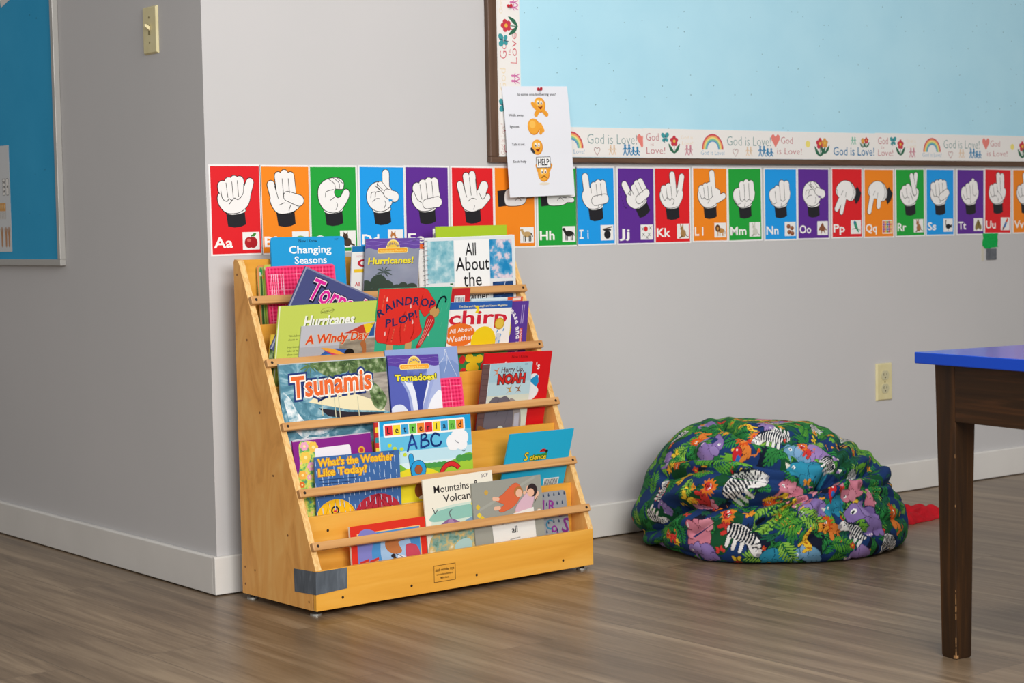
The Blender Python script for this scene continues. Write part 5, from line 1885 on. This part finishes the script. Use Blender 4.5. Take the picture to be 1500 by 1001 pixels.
# ------------------------------------------------------------------ the jungle-print bean bag
BAG_C = Vector((1.468, -0.375, 0.0))
FW = Vector((0.6116, 0.7912, 0.0))          # away from the reading corner's viewer
RT = Vector((0.7912, -0.6116, 0.0))         # to the viewer's right
PROF = [(0.0, 0.318), (0.10, 0.314), (0.19, 0.292), (0.255, 0.247), (0.308, 0.185), (0.337, 0.118), (0.353, 0.062), (0.352, 0.024), (0.325, 0.003), (0.24, 0.0), (0.0, 0.0)]


def bag_profile(n):
    q = spline(PROF, 24, False)
    d = [0]
    for a, b in zip(q, q[1:]): d.append(d[-1] + math.hypot(b[0] - a[0], b[1] - a[1]))
    d = np.array(d)
    q = np.array(q)
    lim = d[int(24 * 8.4)]
    t = np.concatenate([np.linspace(0, lim, n - 12), np.linspace(lim, d[-1], 13)[1:]])
    return np.stack([np.interp(t, d, q[:, 0]), np.interp(t, d, q[:, 1])], 1)


# folds of the cloth in the bag's own side view: (right, height) polylines, depth, width
FOLDS = [
    ([(-.345, .085), (-.30, .135), (-.26, .150), (-.18, .150), (-.08, .158), (0.02, .180), (.11, .212), (.18, .237), (.25, .245)], .034, .016),
    ([(-.25, .285), (-.18, .278), (-.10, .270), (.0, .245), (.10, .215)], .020, .012),
    ([(-.30, .235), (-.22, .245), (-.12, .225), (-.02, .200), (.09, .212)], .014, .010),
    ([(.11, .212), (.05, .165), (-.02, .125), (-.07, .08)], .020, .012),
    ([(.11, .212), (.07, .265), (-.01, .300), (-.06, .33)], .017, .013),
    ([(.11, .212), (.17, .265), (.23, .285)], .016, .011),
    ([(.11, .212), (.19, .222), (.27, .210), (.33, .18)], .013, .012),
    ([(.11, .212), (.14, .16), (.16, .10), (.17, .04)], .010, .016),
    ([(-.27, .150), (-.30, .10), (-.315, .05)], .018, .012),
    ([(-.345, .045), (-.29, .040), (-.23, .028)], .013, .010),
    ([(-.13, .375), (-.10, .335), (-.05, .312), (.04, .322), (.12, .335)], .022, .012),
    ([(-.23, .305), (-.20, .345), (-.14, .36)], .014, .012),
    ([(.02, .05), (.09, .08), (.17, .07), (.26, .09)], .008, .013),
    ([(-.12, .155), (-.09, .10), (-.11, .05)], .008, .012),
    ([(.20, .15), (.25, .11), (.31, .11)], .009, .010),
]

_rs = random.Random(12)
for _ in range(22):      # small tucks running out of the gathered middle
    _a = _rs.uniform(-3.1, 3.1)
    _r0, _r1 = _rs.uniform(.03, .10), _rs.uniform(.13, .30)
    _b = _rs.uniform(-.25, .25)
    _c = (.09, .195)
    FOLDS.append(([(_c[0] + _r * 1.25 * math.cos(_a + _b * _k), _c[1] + _r * .75 * math.sin(_a + _b * _k)) for _k, _r in ((0, _r0), (.5, (_r0 + _r1) / 2), (1, _r1))], _rs.uniform(.005, .009), _rs.uniform(.005, .008)))


def vnoise(p, f, seed):
    rs = np.random.RandomState(seed)
    out = 0
    for k in range(7):
        d = rs.normal(size=3)
        d /= np.linalg.norm(d)
        out = out + np.sin(p @ d * f * (0.7 + 0.6 * rs.rand()) + rs.rand() * 6.28)
    return out / 7


def seg_dist(x, y, pl):
    pl = spline(pl, 4, False)
    best = np.full(x.shape, 9.0)
    for (ax, ay), (bx, by) in zip(pl, pl[1:]):
        dx, dy = bx - ax, by - ay
        t = np.clip(((x - ax) * dx + (y - ay) * dy) / (dx * dx + dy * dy + 1e-12), 0, 1)
        best = np.minimum(best, np.hypot(x - ax - t * dx, y - ay - t * dy))
    return best


NT, NP = 900, 330
prof = bag_profile(NP)
front = np.linspace(-1.95, 1.95, 740)
back = np.linspace(1.95, 2 * PI - 1.95, NT - 740 + 2)[1:-1]
th = np.concatenate([front, back])           # 0 faces the viewer
s_ax = np.sin(th)
d_ax = -np.cos(th)
R3 = np.array(RT)
F3 = np.array(FW)
r = prof[:, 0][:, None]
# outline a little wider than deep, slumped to the left and back
lob = 1 + 0.035 * np.cos(2 * th) + 0.02 * np.cos(3 * th + 0.8) + 0.012 * np.cos(5 * th + 2.0)
S = r * s_ax[None] * lob[None] * 1.035
D = r * d_ax[None] * lob[None] * 0.98
Z = np.repeat(prof[:, 1][:, None], NT, 1)
hz = np.clip(Z / 0.30, 0, 1)
S = S - 0.030 * hz ** 1.2
D = D + 0.020 * hz
Z = Z * (1 + 0.05 * np.clip(-S, -.2, .2) / .2)
P = np.stack([S, D, Z], -1)


def normals(P):
    a = np.roll(P, -1, 1) - np.roll(P, 1, 1)
    b = np.empty_like(P)
    b[1:-1] = P[2:] - P[:-2]
    b[0] = P[1] - P[0]
    b[-1] = P[-1] - P[-2]
    n = np.cross(a, b)
    n /= np.linalg.norm(n, axis=-1, keepdims=True) + 1e-12
    ctr = P.mean((0, 1)) * [1, 1, 0.7]
    sg = np.sign(((P - ctr) * n).sum(-1, keepdims=True))
    return n * sg


N = normals(P)
Q = S, Z + 0.157 * (D + 0.35)
fold = np.zeros_like(S)
side = np.clip((0.20 - D) / 0.15, 0, 1)
for pl, dep, wid in FOLDS:
    dd = seg_dist(Q[0], Q[1], pl)
    fold -= side * dep * 1.15 * np.exp(-(dd / (wid * 0.9)) ** 1.25)
    fold += side * dep * 0.42 * np.exp(-((dd - wid * 2.3) / (wid * 1.3)) ** 2)
base = np.clip(Z / 0.05, 0, 1) ** 0.7
p2 = P.reshape(-1, 3)
nz = (0.016 * vnoise(p2, 15, 1) + 0.006 * vnoise(p2, 38, 2) + 0.0045 * (np.abs(vnoise(p2, 52, 3)) - .3)).reshape(S.shape)
P = P + N * ((fold + nz) * (0.25 + 0.75 * base))[..., None]
P[..., 2] = np.maximum(P[..., 2], 0.0005)
N = normals(P)
Wd = np.array(BAG_C) + P[..., 0:1] * R3 + P[..., 1:2] * F3 + P[..., 2:3] * np.array([0, 0, 1.0])
Wd[..., 1] = np.minimum(Wd[..., 1], -0.0135)      # rests against the wall's foot
# back into local axes (same directions as the world)
V = (Wd - np.array(BAG_C)).reshape(-1, 3)
Nw = (N[..., 0:1] * R3 + N[..., 1:2] * F3 + N[..., 2:3] * np.array([0, 0, 1.0])).reshape(-1, 3)

ii = np.arange(NP * NT).reshape(NP, NT)
qa = ii[:-1]
qb = ii[1:]
quads = np.stack([qa, np.roll(qa, -1, 1), np.roll(qb, -1, 1), qb], -1).reshape(-1, 4)
# outward winding: compare with normals on one face
f0 = quads[100 * NT + 5]
gn = np.cross(V[f0[1]] - V[f0[0]], V[f0[3]] - V[f0[0]])
if gn @ Nw[f0[0]] < 0: quads = quads[:, ::-1]

# printed cloth: leaves and animals stamped flat on the surface
col = np.tile(np.array(lin('1d3a6e')), (len(V), 1))
# soft dye variation of the navy and dark greenery
g1 = vnoise(V, 60, 11)
col[g1 > 0.22] = lin('17502f')
col[g1 < -0.34] = lin('141b30')


def inside(px, py, poly):
    c = np.zeros(px.shape, bool)
    n = len(poly)
    for i in range(n):
        x0, y0 = poly[i]
        x1, y1 = poly[i - 1]
        if y0 == y1: continue
        k = (y0 > py) != (y1 > py)
        c ^= k & (px < (x1 - x0) * (py - y0) / (y1 - y0) + x0)
    return c


def stamp(art, c, nrm, size, rot, flip=1):
    """art in units -50..50 (y down) laid on the cloth round the point c"""
    d = V - c
    m = np.where((np.abs(d).max(1) < size * 0.62) & (Nw @ nrm > 0.15))[0]
    if not len(m): return
    up = np.array([0, 0, 1.0]) - nrm * nrm[2]
    if np.linalg.norm(up) < 0.2: up = F3 - nrm * (F3 @ nrm)
    up /= np.linalg.norm(up)
    rt = np.cross(up, nrm)
    x, y = d[m] @ rt, -(d[m] @ up)
    ca, sa = math.cos(math.radians(rot)), math.sin(math.radians(rot))
    u = (x * ca + y * sa) / size * 100 * flip
    v = (-x * sa + y * ca) / size * 100
    for _, cc, vs, fs in art.items:
        for f in fs:
            k = inside(u, v, [vs[i] for i in f])
            if k.any(): col[m[k]] = lin(cc)


DK = '16202e'


def a_leaf(c, c2='1d5a30'):
    a = Art()
    for i in range(7):
        y = 36 - i * 11
        l = 34 - abs(i - 2) * 4
        for sg in (-1, 1):
            a.spl([(0, y), (sg * l * .5, y - 16), (sg * l, y - 20), (sg * l * .55, y - 8)], c, ol=c2, lw=1.2, k=3)
    a.line([(0, 48), (0, -44)], 3, c2)
    return a


def a_blade(c, c2):
    a = Art()
    for r_, l in ((-38, 40), (-14, 48), (12, 46), (36, 38)):
        t = math.radians(r_)
        e = (math.sin(t) * l, 40 - math.cos(t) * l * 1.9)
        a.spl([(-3, 42), ((e[0]) * .5 - 7, (e[1] + 40) * .5), e, ((e[0]) * .5 + 7, (e[1] + 40) * .5), (3, 42)], c, ol=c2, lw=1, k=3)
    return a


def a_flower(c, c2='e8d23a'):
    a = Art()
    for k in range(5): a.ell(22 * math.cos(k * 1.257), 22 * math.sin(k * 1.257), 18, 13, c, rot=math.degrees(k * 1.257), n=10)
    a.ell(0, 0, 10, 10, c2, n=10)
    return a


def a_butterfly(c):
    a = Art()
    for sg in (-1, 1):
        a.spl([(0, 0), (sg * 24, -34), (sg * 42, -20), (sg * 26, 2)], c, ol='5a2a10', lw=1.5, k=3)
        a.spl([(0, 2), (sg * 26, 6), (sg * 30, 28), (sg * 8, 20)], c, ol='5a2a10', lw=1.5, k=3)
    a.line([(0, -16), (0, 20)], 6, '3a1a10')
    return a


def a_zebra():
    a = Art()
    a.spl([(-44, 10), (-30, -8), (-4, -22), (30, -22), (46, -6), (40, 12), (20, 14), (-6, 16), (-24, 30), (-38, 36), (-48, 26)], 'e9e7e4', ol=DK, lw=1.5)
    for x in (16, 32, -2): a.spl([(x, 8), (x + 8, 8), (x + 7, 38), (x, 38)], 'e9e7e4', ol=DK, lw=1.2, k=3)
    for i in range(9):
        x = -22 + i * 7.6
        a.spl([(x, -22 + abs(i - 5) * 1.6), (x + 4, -20 + abs(i - 5) * 1.6), (x + 2, 0), (x + 4, 14), (x, 12), (x - 2, -4)], DK, k=3)
    for x, y in ((-32, 2), (-38, 12), (-28, 14)): a.line([(x - 5, y - 4), (x + 5, y + 4)], 3, DK)
    for i in range(6): a.poly([(-36 + i * 7, -4 - i * 3.4), (-32 + i * 7, -17 - i * 3.4), (-27 + i * 7, -7 - i * 3.4)], DK)
    a.ell(-34, 20, 5, 5, 'ffffff', n=10)
    a.ell(-34, 21, 2, 2.6, DK, n=8)
    a.ell(-44, 30, 7, 6, '9a9aa0', n=10)
    return a


def a_elephant(c, c2, dark):
    a = Art()
    a.spl([(-20, -10), (2, -24), (28, -20), (42, 0), (40, 20), (24, 26), (0, 24), (-16, 14)], c, ol=dark, lw=1.4)
    for x in (-6, 12, 28): a.spl([(x, 10), (x + 12, 10), (x + 13, 38), (x - 1, 38)], c, ol=dark, lw=1.2, k=3)
    a.spl([(4, 8), (26, 8), (24, 24), (6, 24)], c)
    a.spl([(-44, -18), (-30, -32), (-14, -26), (-8, -10), (-16, 4), (-30, 6), (-38, 12), (-34, 28), (-40, 36), (-48, 30), (-48, 4)], c, ol=dark, lw=1.4)
    a.spl([(-18, -28), (-2, -34), (6, -18), (0, 0), (-12, 2), (-20, -10)], c2, ol=dark, lw=1.2)
    a.ell(-32, -14, 4.6, 5.4, 'ffffff', n=10)
    a.ell(-33, -13, 2, 3, DK, n=8)
    for k in range(3):
        a.ell(-3 + k * 4, 36, 1.8, 2.2, 'f2dfe2', n=8)
    return a


def a_lion(c, mane):
    a = Art()
    a.spl([(0, -4), (22, -12), (40, -2), (42, 14), (20, 18), (2, 16)], c, ol='5a2010', lw=1.4)
    for x in (6, 30): a.spl([(x, 8), (x + 9, 8), (x + 12, 34), (x, 36)], c, ol='5a2010', lw=1.2, k=3)
    a.curve([(40, -2), (48, -18), (42, -30)], 4, c)
    a.ell(42, -32, 6, 6, mane, n=10)
    for k in range(12):
        t = k * PI / 6
        a.spl([(-16 + 16 * math.cos(t - .3), -6 + 16 * math.sin(t - .3)), (-16 + 30 * math.cos(t), -6 + 30 * math.sin(t)), (-16 + 16 * math.cos(t + .3), -6 + 16 * math.sin(t + .3))], mane, k=3)
    a.ell(-16, -6, 20, 20, mane, n=16)
    a.ell(-17, -3, 14, 15, c, n=14)
    for dx in (-6, 5):
        a.ell(-17 + dx, -8, 3.6, 4.2, 'ffffff', n=10)
        a.ell(-17 + dx, -7, 1.6, 2.2, DK, n=8)
    a.ell(-17, 1, 4, 3, '3a1410', n=8)
    a.curve([(-24, 5), (-17, 10), (-9, 4)], 1.8, '3a1410')
    return a


def a_giraffe():
    a = Art()
    a.spl([(-30, -40), (-20, -44), (-12, -36), (-14, -26), (0, 4), (24, 8), (36, 20), (30, 30), (4, 26), (-14, 12), (-22, -22), (-34, -28)], 'eec23a', ol='6a3a10', lw=1.4)
    for x in (2, 24): a.spl([(x, 18), (x + 7, 18), (x + 8, 46), (x, 46)], 'eec23a', ol='6a3a10', lw=1.1, k=3)
    for x, y in ((-12, -14), (-8, 0), (2, 12), (14, 16), (26, 22), (-16, -28)): a.ell(x, y, 4, 4.4, 'b5651c', n=8)
    a.ell(-24, -36, 2.6, 3, DK, n=8)
    return a


def a_rhino(c, dark):
    a = Art()
    a.spl([(-46, 4), (-34, -14), (-14, -18), (14, -26), (38, -12), (46, 10), (34, 22), (0, 24), (-24, 18), (-40, 20)], c, ol=dark, lw=1.4)
    a.poly([(-46, 2), (-50, -14), (-38, -8)], 'e9e4d4')
    a.poly([(-20, -16), (-14, -28), (-8, -16)], c)
    for x in (-8, 22): a.spl([(x, 12), (x + 13, 12), (x + 13, 36), (x, 36)], c, ol=dark, lw=1.2, k=3)
    a.ell(-30, -4, 4, 4.4, 'ffffff', n=10)
    a.ell(-31, -3, 1.8, 2.4, DK, n=8)
    a.curve([(10, -24), (4, -6), (10, 14)], 1.6, dark)
    return a


def a_parrot():
    a = Art()
    a.spl([(-10, -40), (8, -42), (18, -24), (14, 6), (24, 44), (6, 26), (-8, 6), (-16, -18)], 'c8282e', ol='5a1014', lw=1.4)
    a.spl([(4, -14), (18, -10), (16, 14), (4, 8)], '2f6ab8')
    a.spl([(-16, -34), (-26, -26), (-18, -20)], 'eec23a')
    a.ell(-4, -32, 4, 4, 'ffffff', n=10)
    a.ell(-5, -32, 1.8, 2, DK, n=8)
    return a


KINDS = dict(z=a_zebra(), ep=a_elephant('cf7f92', 'd98fa0', '6a2a3a'), ev=a_elephant('8d76b4', '9a84c0', '3a2a5a'), eb=a_elephant('6f9fc0', '7faad0', '1f4a6a'), lo=a_lion('e07f35', 'd2521e'),
             lr=a_lion('cf3a35', 'e07a2a'), g=a_giraffe(), r=a_rhino('2f8fae', '123f58'), rv=a_rhino('9a7fb8', '3f2f5a'), p=a_parrot(), l1=a_leaf('57a038'), l2=a_leaf('2f8a44', '0f3f24'), l3=a_leaf('8cc04a'),
             b1=a_blade('2f7f3f', '0f3a20'), b2=a_blade('6fb03a', '1f4a20'), b3=a_blade('1f5f48', '0c2a24'), f=a_flower('e8982e'), fr=a_flower('d84a2e'), bo=a_butterfly('ea9a34'), by=a_butterfly('efc83a'), br=a_butterfly('d84038'))

# BVH of the cloth so that a print can be laid at (right, height) seen from the front
FACE = [tuple(q) for q in quads[::1]]
kd_pts = V
viewdir = F3


def at_front(s, q):
    """point of the visible cloth at (right, apparent height) of the side view"""
    ds = (V @ R3 - s) ** 2 + (V[:, 2] + 0.157 * (V @ F3 + 0.35) - q) ** 2
    k = np.where(ds < 0.006 ** 2)[0]
    if not len(k): return None
    j = k[np.argmin(V[k] @ F3)]
    return j


rs = random.Random(21)
facing = np.where((Nw @ F3 < 0.35) & (V[:, 2] > 0.002))[0]
for _ in range(520):     # undergrowth first
    j = facing[rs.randrange(len(facing))]
    stamp(KINDS[rs.choice(['l1', 'l2', 'b1', 'b3', 'b2', 'l2', 'b1', 'b3', 'l3'])], V[j], Nw[j], rs.uniform(.045, .078), rs.uniform(-180, 180))
for _ in range(26):
    j = facing[rs.randrange(len(facing))]
    stamp(KINDS[rs.choice(['z', 'ev', 'ep', 'lo', 'lr', 'eb', 'rv', 'p', 'g'])], V[j], Nw[j], rs.uniform(.05, .07), rs.uniform(-180, 180), rs.choice([1, -1]))
for _ in range(115):
    j = facing[rs.randrange(len(facing))]
    stamp(KINDS[rs.choice(['f', 'bo', 'by', 'br', 'fr', 'by'])], V[j], Nw[j], rs.uniform(.018, .032), rs.uniform(-180, 180))
# the animals: kind, right, apparent height, size, turn, flip
for k, s, q, sz, ro, fl in (
        ('ep', -.225, .095, .105, 80, 1), ('lr', -.165, .118, .075, 70, 1), ('z', -.120, .068, .105, 20, -1), ('ev', -.225, .030, .085, -10, 1), ('r', -.045, .016, .085, 10, -1),
        ('eb', .040, .018, .075, -15, 1), ('lo', .10, .098, .085, 15, 1), ('g', .045, .068, .070, 60, 1), ('rv', .170, .012, .085, -8, 1), ('ev', .215, .125, .120, 15, 1), ('z', .165, .088, .080, 40, 1),
        ('z', .275, .048, .085, 10, -1), ('lo', .290, .110, .070, 70, 1), ('ep', .175, .185, .085, 170, -1), ('ep', .015, .180, .085, 20, 1), ('ev', .060, .140, .080, -40, 1), ('r', .120, .150, .080, -20, 1),
        ('z', -.125, .205, .115, -40, -1), ('lr', -.215, .190, .085, 100, 1), ('by', -.255, .170, .05, 40, 1), ('g', -.245, .235, .080, 70, 1), ('ev', -.190, .300, .085, 120, 1), ('lo', -.105, .315, .080, 60, 1),
        ('z', -.030, .335, .080, 10, 1), ('rv', .105, .285, .080, 0, -1), ('eb', .045, .275, .080, 25, 1), ('r', .045, .240, .105, 5, 1), ('z', .105, .262, .060, 60, 1), ('p', -.130, .272, .07, 20, 1), ('lr', .06, .30, .05, 40, 1),
        ('p', .105, .185, .05, 30, 1), ('g', -.012, .135, .085, 85, 1), ('z', .195, .225, .06, 15, -1), ('z', -.305, .20, .07, 80, 1), ('ev', -.30, .145, .05, 30, 1), ('lr', -.30, .08, .05, 0, 1), ('l3', .055, .115, .08, 120, 1),
        ('l3', -.06, .135, .09, 60, 1), ('l1', -.21, .245, .08, 40, 1), ('l1', .0, .105, .08, -100, 1), ('l3', -.02, .03, .075, 150, 1), ('l1', -.165, .265, .075, 70, 1), ('l2', .24, .19, .08, 40, 1), ('l1', .13, .055, .07, 100, 1),
        ('bo', .075, .085, .034, 20, 1), ('bo', -.105, .135, .036, 10, 1), ('by', -.14, .012, .03, 0, 1), ('br', .14, .19, .028, 30, 1), ('f', -.235, .16, .03, 0, 1), ('bo', .055, .205, .03, 0, 1)):
    j = at_front(s, q)
    if j is not None: stamp(KINDS[k], V[j], Nw[j], sz, ro, fl)

me = bpy.data.meshes.new('bean_bag')
me.vertices.add(len(V))
me.vertices.foreach_set('co', V.astype(np.float32).ravel())
me.loops.add(len(quads) * 4)
me.loops.foreach_set('vertex_index', quads.astype(np.int32).ravel())
me.polygons.add(len(quads))
me.polygons.foreach_set('loop_start', np.arange(0, len(quads) * 4, 4, dtype=np.int32))
me.polygons.foreach_set('use_smooth', np.ones(len(quads), bool))
me.update(calc_edges=True)
at = me.color_attributes.new('cloth_print', 'FLOAT_COLOR', 'POINT')
at.data.foreach_set('color', np.concatenate([col, np.ones((len(V), 1))], 1).astype(np.float32).ravel())
m = bpy.data.materials.new('jungle_cotton')
m.use_nodes = True
nt = m.node_tree
b = nt.nodes['Principled BSDF']
vc = nt.nodes.new('ShaderNodeVertexColor')
vc.layer_name = 'cloth_print'
nt.links.new(vc.outputs['Color'], b.inputs['Base Color'])
b.inputs['Roughness'].default_value = 0.85
b.inputs['Specular IOR Level'].default_value = 0.15
me.materials.append(m)
bag = bpy.data.objects.new('bean_bag', me)
bag.location = BAG_C
COL.objects.link(bag)
tag(bag, 'slumped bean bag in navy jungle-animal print cotton, on the floor against the wall', 'bean bag')
# piped seam lines over the cloth

# ------------------------------------------------------------------ red cloth bag lying behind the bean bag
cl = empty('cloth_pouch', Matrix.Translation((2.045, -0.365, 0.0)) @ Matrix.Rotation(math.radians(8), 4, 'Z'))
tag(cl, 'crumpled red cloth pouch with beige lining on the floor behind the bean bag', 'bag')
REDC = noise_mat('red_cloth', [(0.3, 'b3121f'), (0.7, 'd01a28')], (40, 40, 40), 3, 0.8, 0.2)


def lump(name, sx, sy, sz, mat, seed, off, parent):
    nx, ny = 40, 30
    vs, fs = [], []
    rs = np.random.RandomState(seed)
    ph = rs.rand(6) * 6
    for j in range(ny + 1):
        for i in range(nx + 1):
            u, v = i / nx * 2 - 1, j / ny * 2 - 1
            e = max(0.0, 1 - max(abs(u), abs(v)) ** 6)
            h = sz * (0.55 + 0.25 * math.sin(u * 5 + v * 3 + ph[0]) + 0.2 * math.sin(v * 8 - u * 2 + ph[1]) + 0.12 * math.sin(u * 13 + ph[2])) * e ** 0.6
            w = 1 + 0.05 * math.sin(v * 6 + ph[3])
            vs.append((off[0] + u * sx * w, off[1] + v * sy * (1 + 0.05 * math.sin(u * 7 + ph[4])), off[2] + max(0.001, h)))
    k = nx + 1
    for j in range(ny):
        for i in range(nx): fs.append((j * k + i, j * k + i + 1, (j + 1) * k + i + 1, (j + 1) * k + i))
    n = len(vs)
    vs2 = [(x, y, off[2]) for x, y, z in vs]
    rim = [i for i in range(k)] + [j * k + nx for j in range(1, ny + 1)] + [ny * k + i for i in range(nx - 1, -1, -1)] + [j * k for j in range(ny - 1, 0, -1)]
    mb = MB()
    mb.add(vs + [vs2[i] for i in rim], fs + [(rim[(i + 1) % len(rim)], rim[i], n + i, n + (i + 1) % len(rim)) for i in range(len(rim))] + [[n + i for i in range(len(rim))]], mat)
    return mb.build(name, parent, smooth=True)


lump('pouch', 0.115, 0.070, 0.035, REDC, 5, (0.0, 0.0, 0.0005), cl)
lump('lining', 0.07, 0.06, 0.018, paint('cdb49a', 0.8, 0.1), 9, (-0.06, 0.115, 0.0005), cl)

# ------------------------------------------------------------------ dark wooden table with a blue top
E1 = Vector((-0.139, -0.9903, 0.0)).normalized()
E2 = Vector((0.9903, -0.139, 0.0)).normalized()
M_T = frame_mat((0.727, -1.491, 0.0), E2, -E1, (0, 0, 1))       # local x into the room's right, y back along the near edge
tb = empty('table', M_T)
tag(tb, 'dark brown wooden table with a glossy blue top at the right edge of the photo', 'table')
DARK = wood('dark_stain', [(0.25, '1e120b'), (0.5, '33200f'), (0.7, '4e3016'), (0.85, '6b4420')], 2, 55, 3.0)
DARKX = wood('dark_stain_rail', [(0.25, '1e120b'), (0.5, '33200f'), (0.7, '52321a'), (0.85, '704824')], 1, 45, 2.5)
RAW = paint('a87e52', 0.6)
TX, TY, TZ, TT = 0.66, 1.15, 0.5945, 0.0225
mb = MB()
mb.box((0, -TY, TZ - TT), (TX, 0, TZ), paint('1049c8', 0.16, 0.5))
mb.build('table_top', tb, bevel=0.0015)


def leg(x, y, dx, dy):
    """x, y: outer corner of the leg; dx, dy: directions inward"""
    zt = TZ - TT - 0.0005
    q = []
    for z, w in ((0.0, 0.036), (0.004, 0.0405), (0.34, 0.048), (zt, 0.056)):
        xs = sorted((x, x + dx * w))
        ys = sorted((y, y + dy * w))
        q += [(xs[0], ys[0], z), (xs[1], ys[0], z), (xs[1], ys[1], z), (xs[0], ys[1], z)]
    fs = [(3, 2, 1, 0), (12, 13, 14, 15)]
    for l in range(3):
        for i in range(4): fs.append((l * 4 + i, l * 4 + (i + 1) % 4, l * 4 + 4 + (i + 1) % 4, l * 4 + 4 + i))
    mb = MB()
    mb.add(q, fs, DARK)
    o = mb.build('leg', tb, bevel=0.002)
    return o


ix, ye = 0.026, -0.084
# corner nearest the viewer of the visible leg sits at (ix, ye); the apron meets it flush
l0 = leg(ix, ye, 1, 1)
wear = MB()
rs = random.Random(2)
z = 0.004
while z < 0.44:
    h = rs.uniform(0.002, 0.012)
    w = rs.uniform(0.0002, 0.0008) * (1.6 if z < 0.12 else 0.8)
    if rs.random() < (0.9 if z < 0.15 else 0.55):
        e = 0.0004
        wear.prism([(ix - e, ye + w, z), (ix - e, ye - e, z), (ix + w, ye - e, z), (ix + w * .4, ye + w * .4, z)], (0, 0, h), RAW)
    z += h + rs.choice([0.0005, 0.001, 0.004, 0.02, 0.035])
wear.prism([(ix - .0005, ye + .006, 0.002), (ix - .0005, ye - .0005, 0.002), (ix + .006, ye - .0005, 0.002)], (0, 0, 0.006), RAW)
wear.build('worn_edge', l0)
leg(TX - ix, ye, -1, 1)
leg(ix, -TY + 0.041, 1, 1)
leg(TX - ix, -TY + 0.041, -1, 1)
zb, zt = 0.462, TZ - TT - 0.0005
mb = MB()
mb.box((ix, -TY + 0.11, zb), (ix + 0.020, ye - 0.0003, zt), DARKX)
mb.build('apron', tb, bevel=0.0012)
mb = MB()
mb.box((TX - ix - 0.020, -TY + 0.11, zb), (TX - ix, ye - 0.0003, zt), DARKX)
mb.build('apron', tb, bevel=0.0012)
mb = MB()
mb.box((ix + 0.058, ye + 0.030, zb), (TX - ix - 0.058, ye + 0.050, zt), DARKX)
mb.build('apron', tb, bevel=0.0012)
mb = MB()
mb.box((ix + 0.058, -TY + 0.046, zb), (TX - ix - 0.058, -TY + 0.066, zt), DARKX)
mb.build('apron', tb, bevel=0.0012)
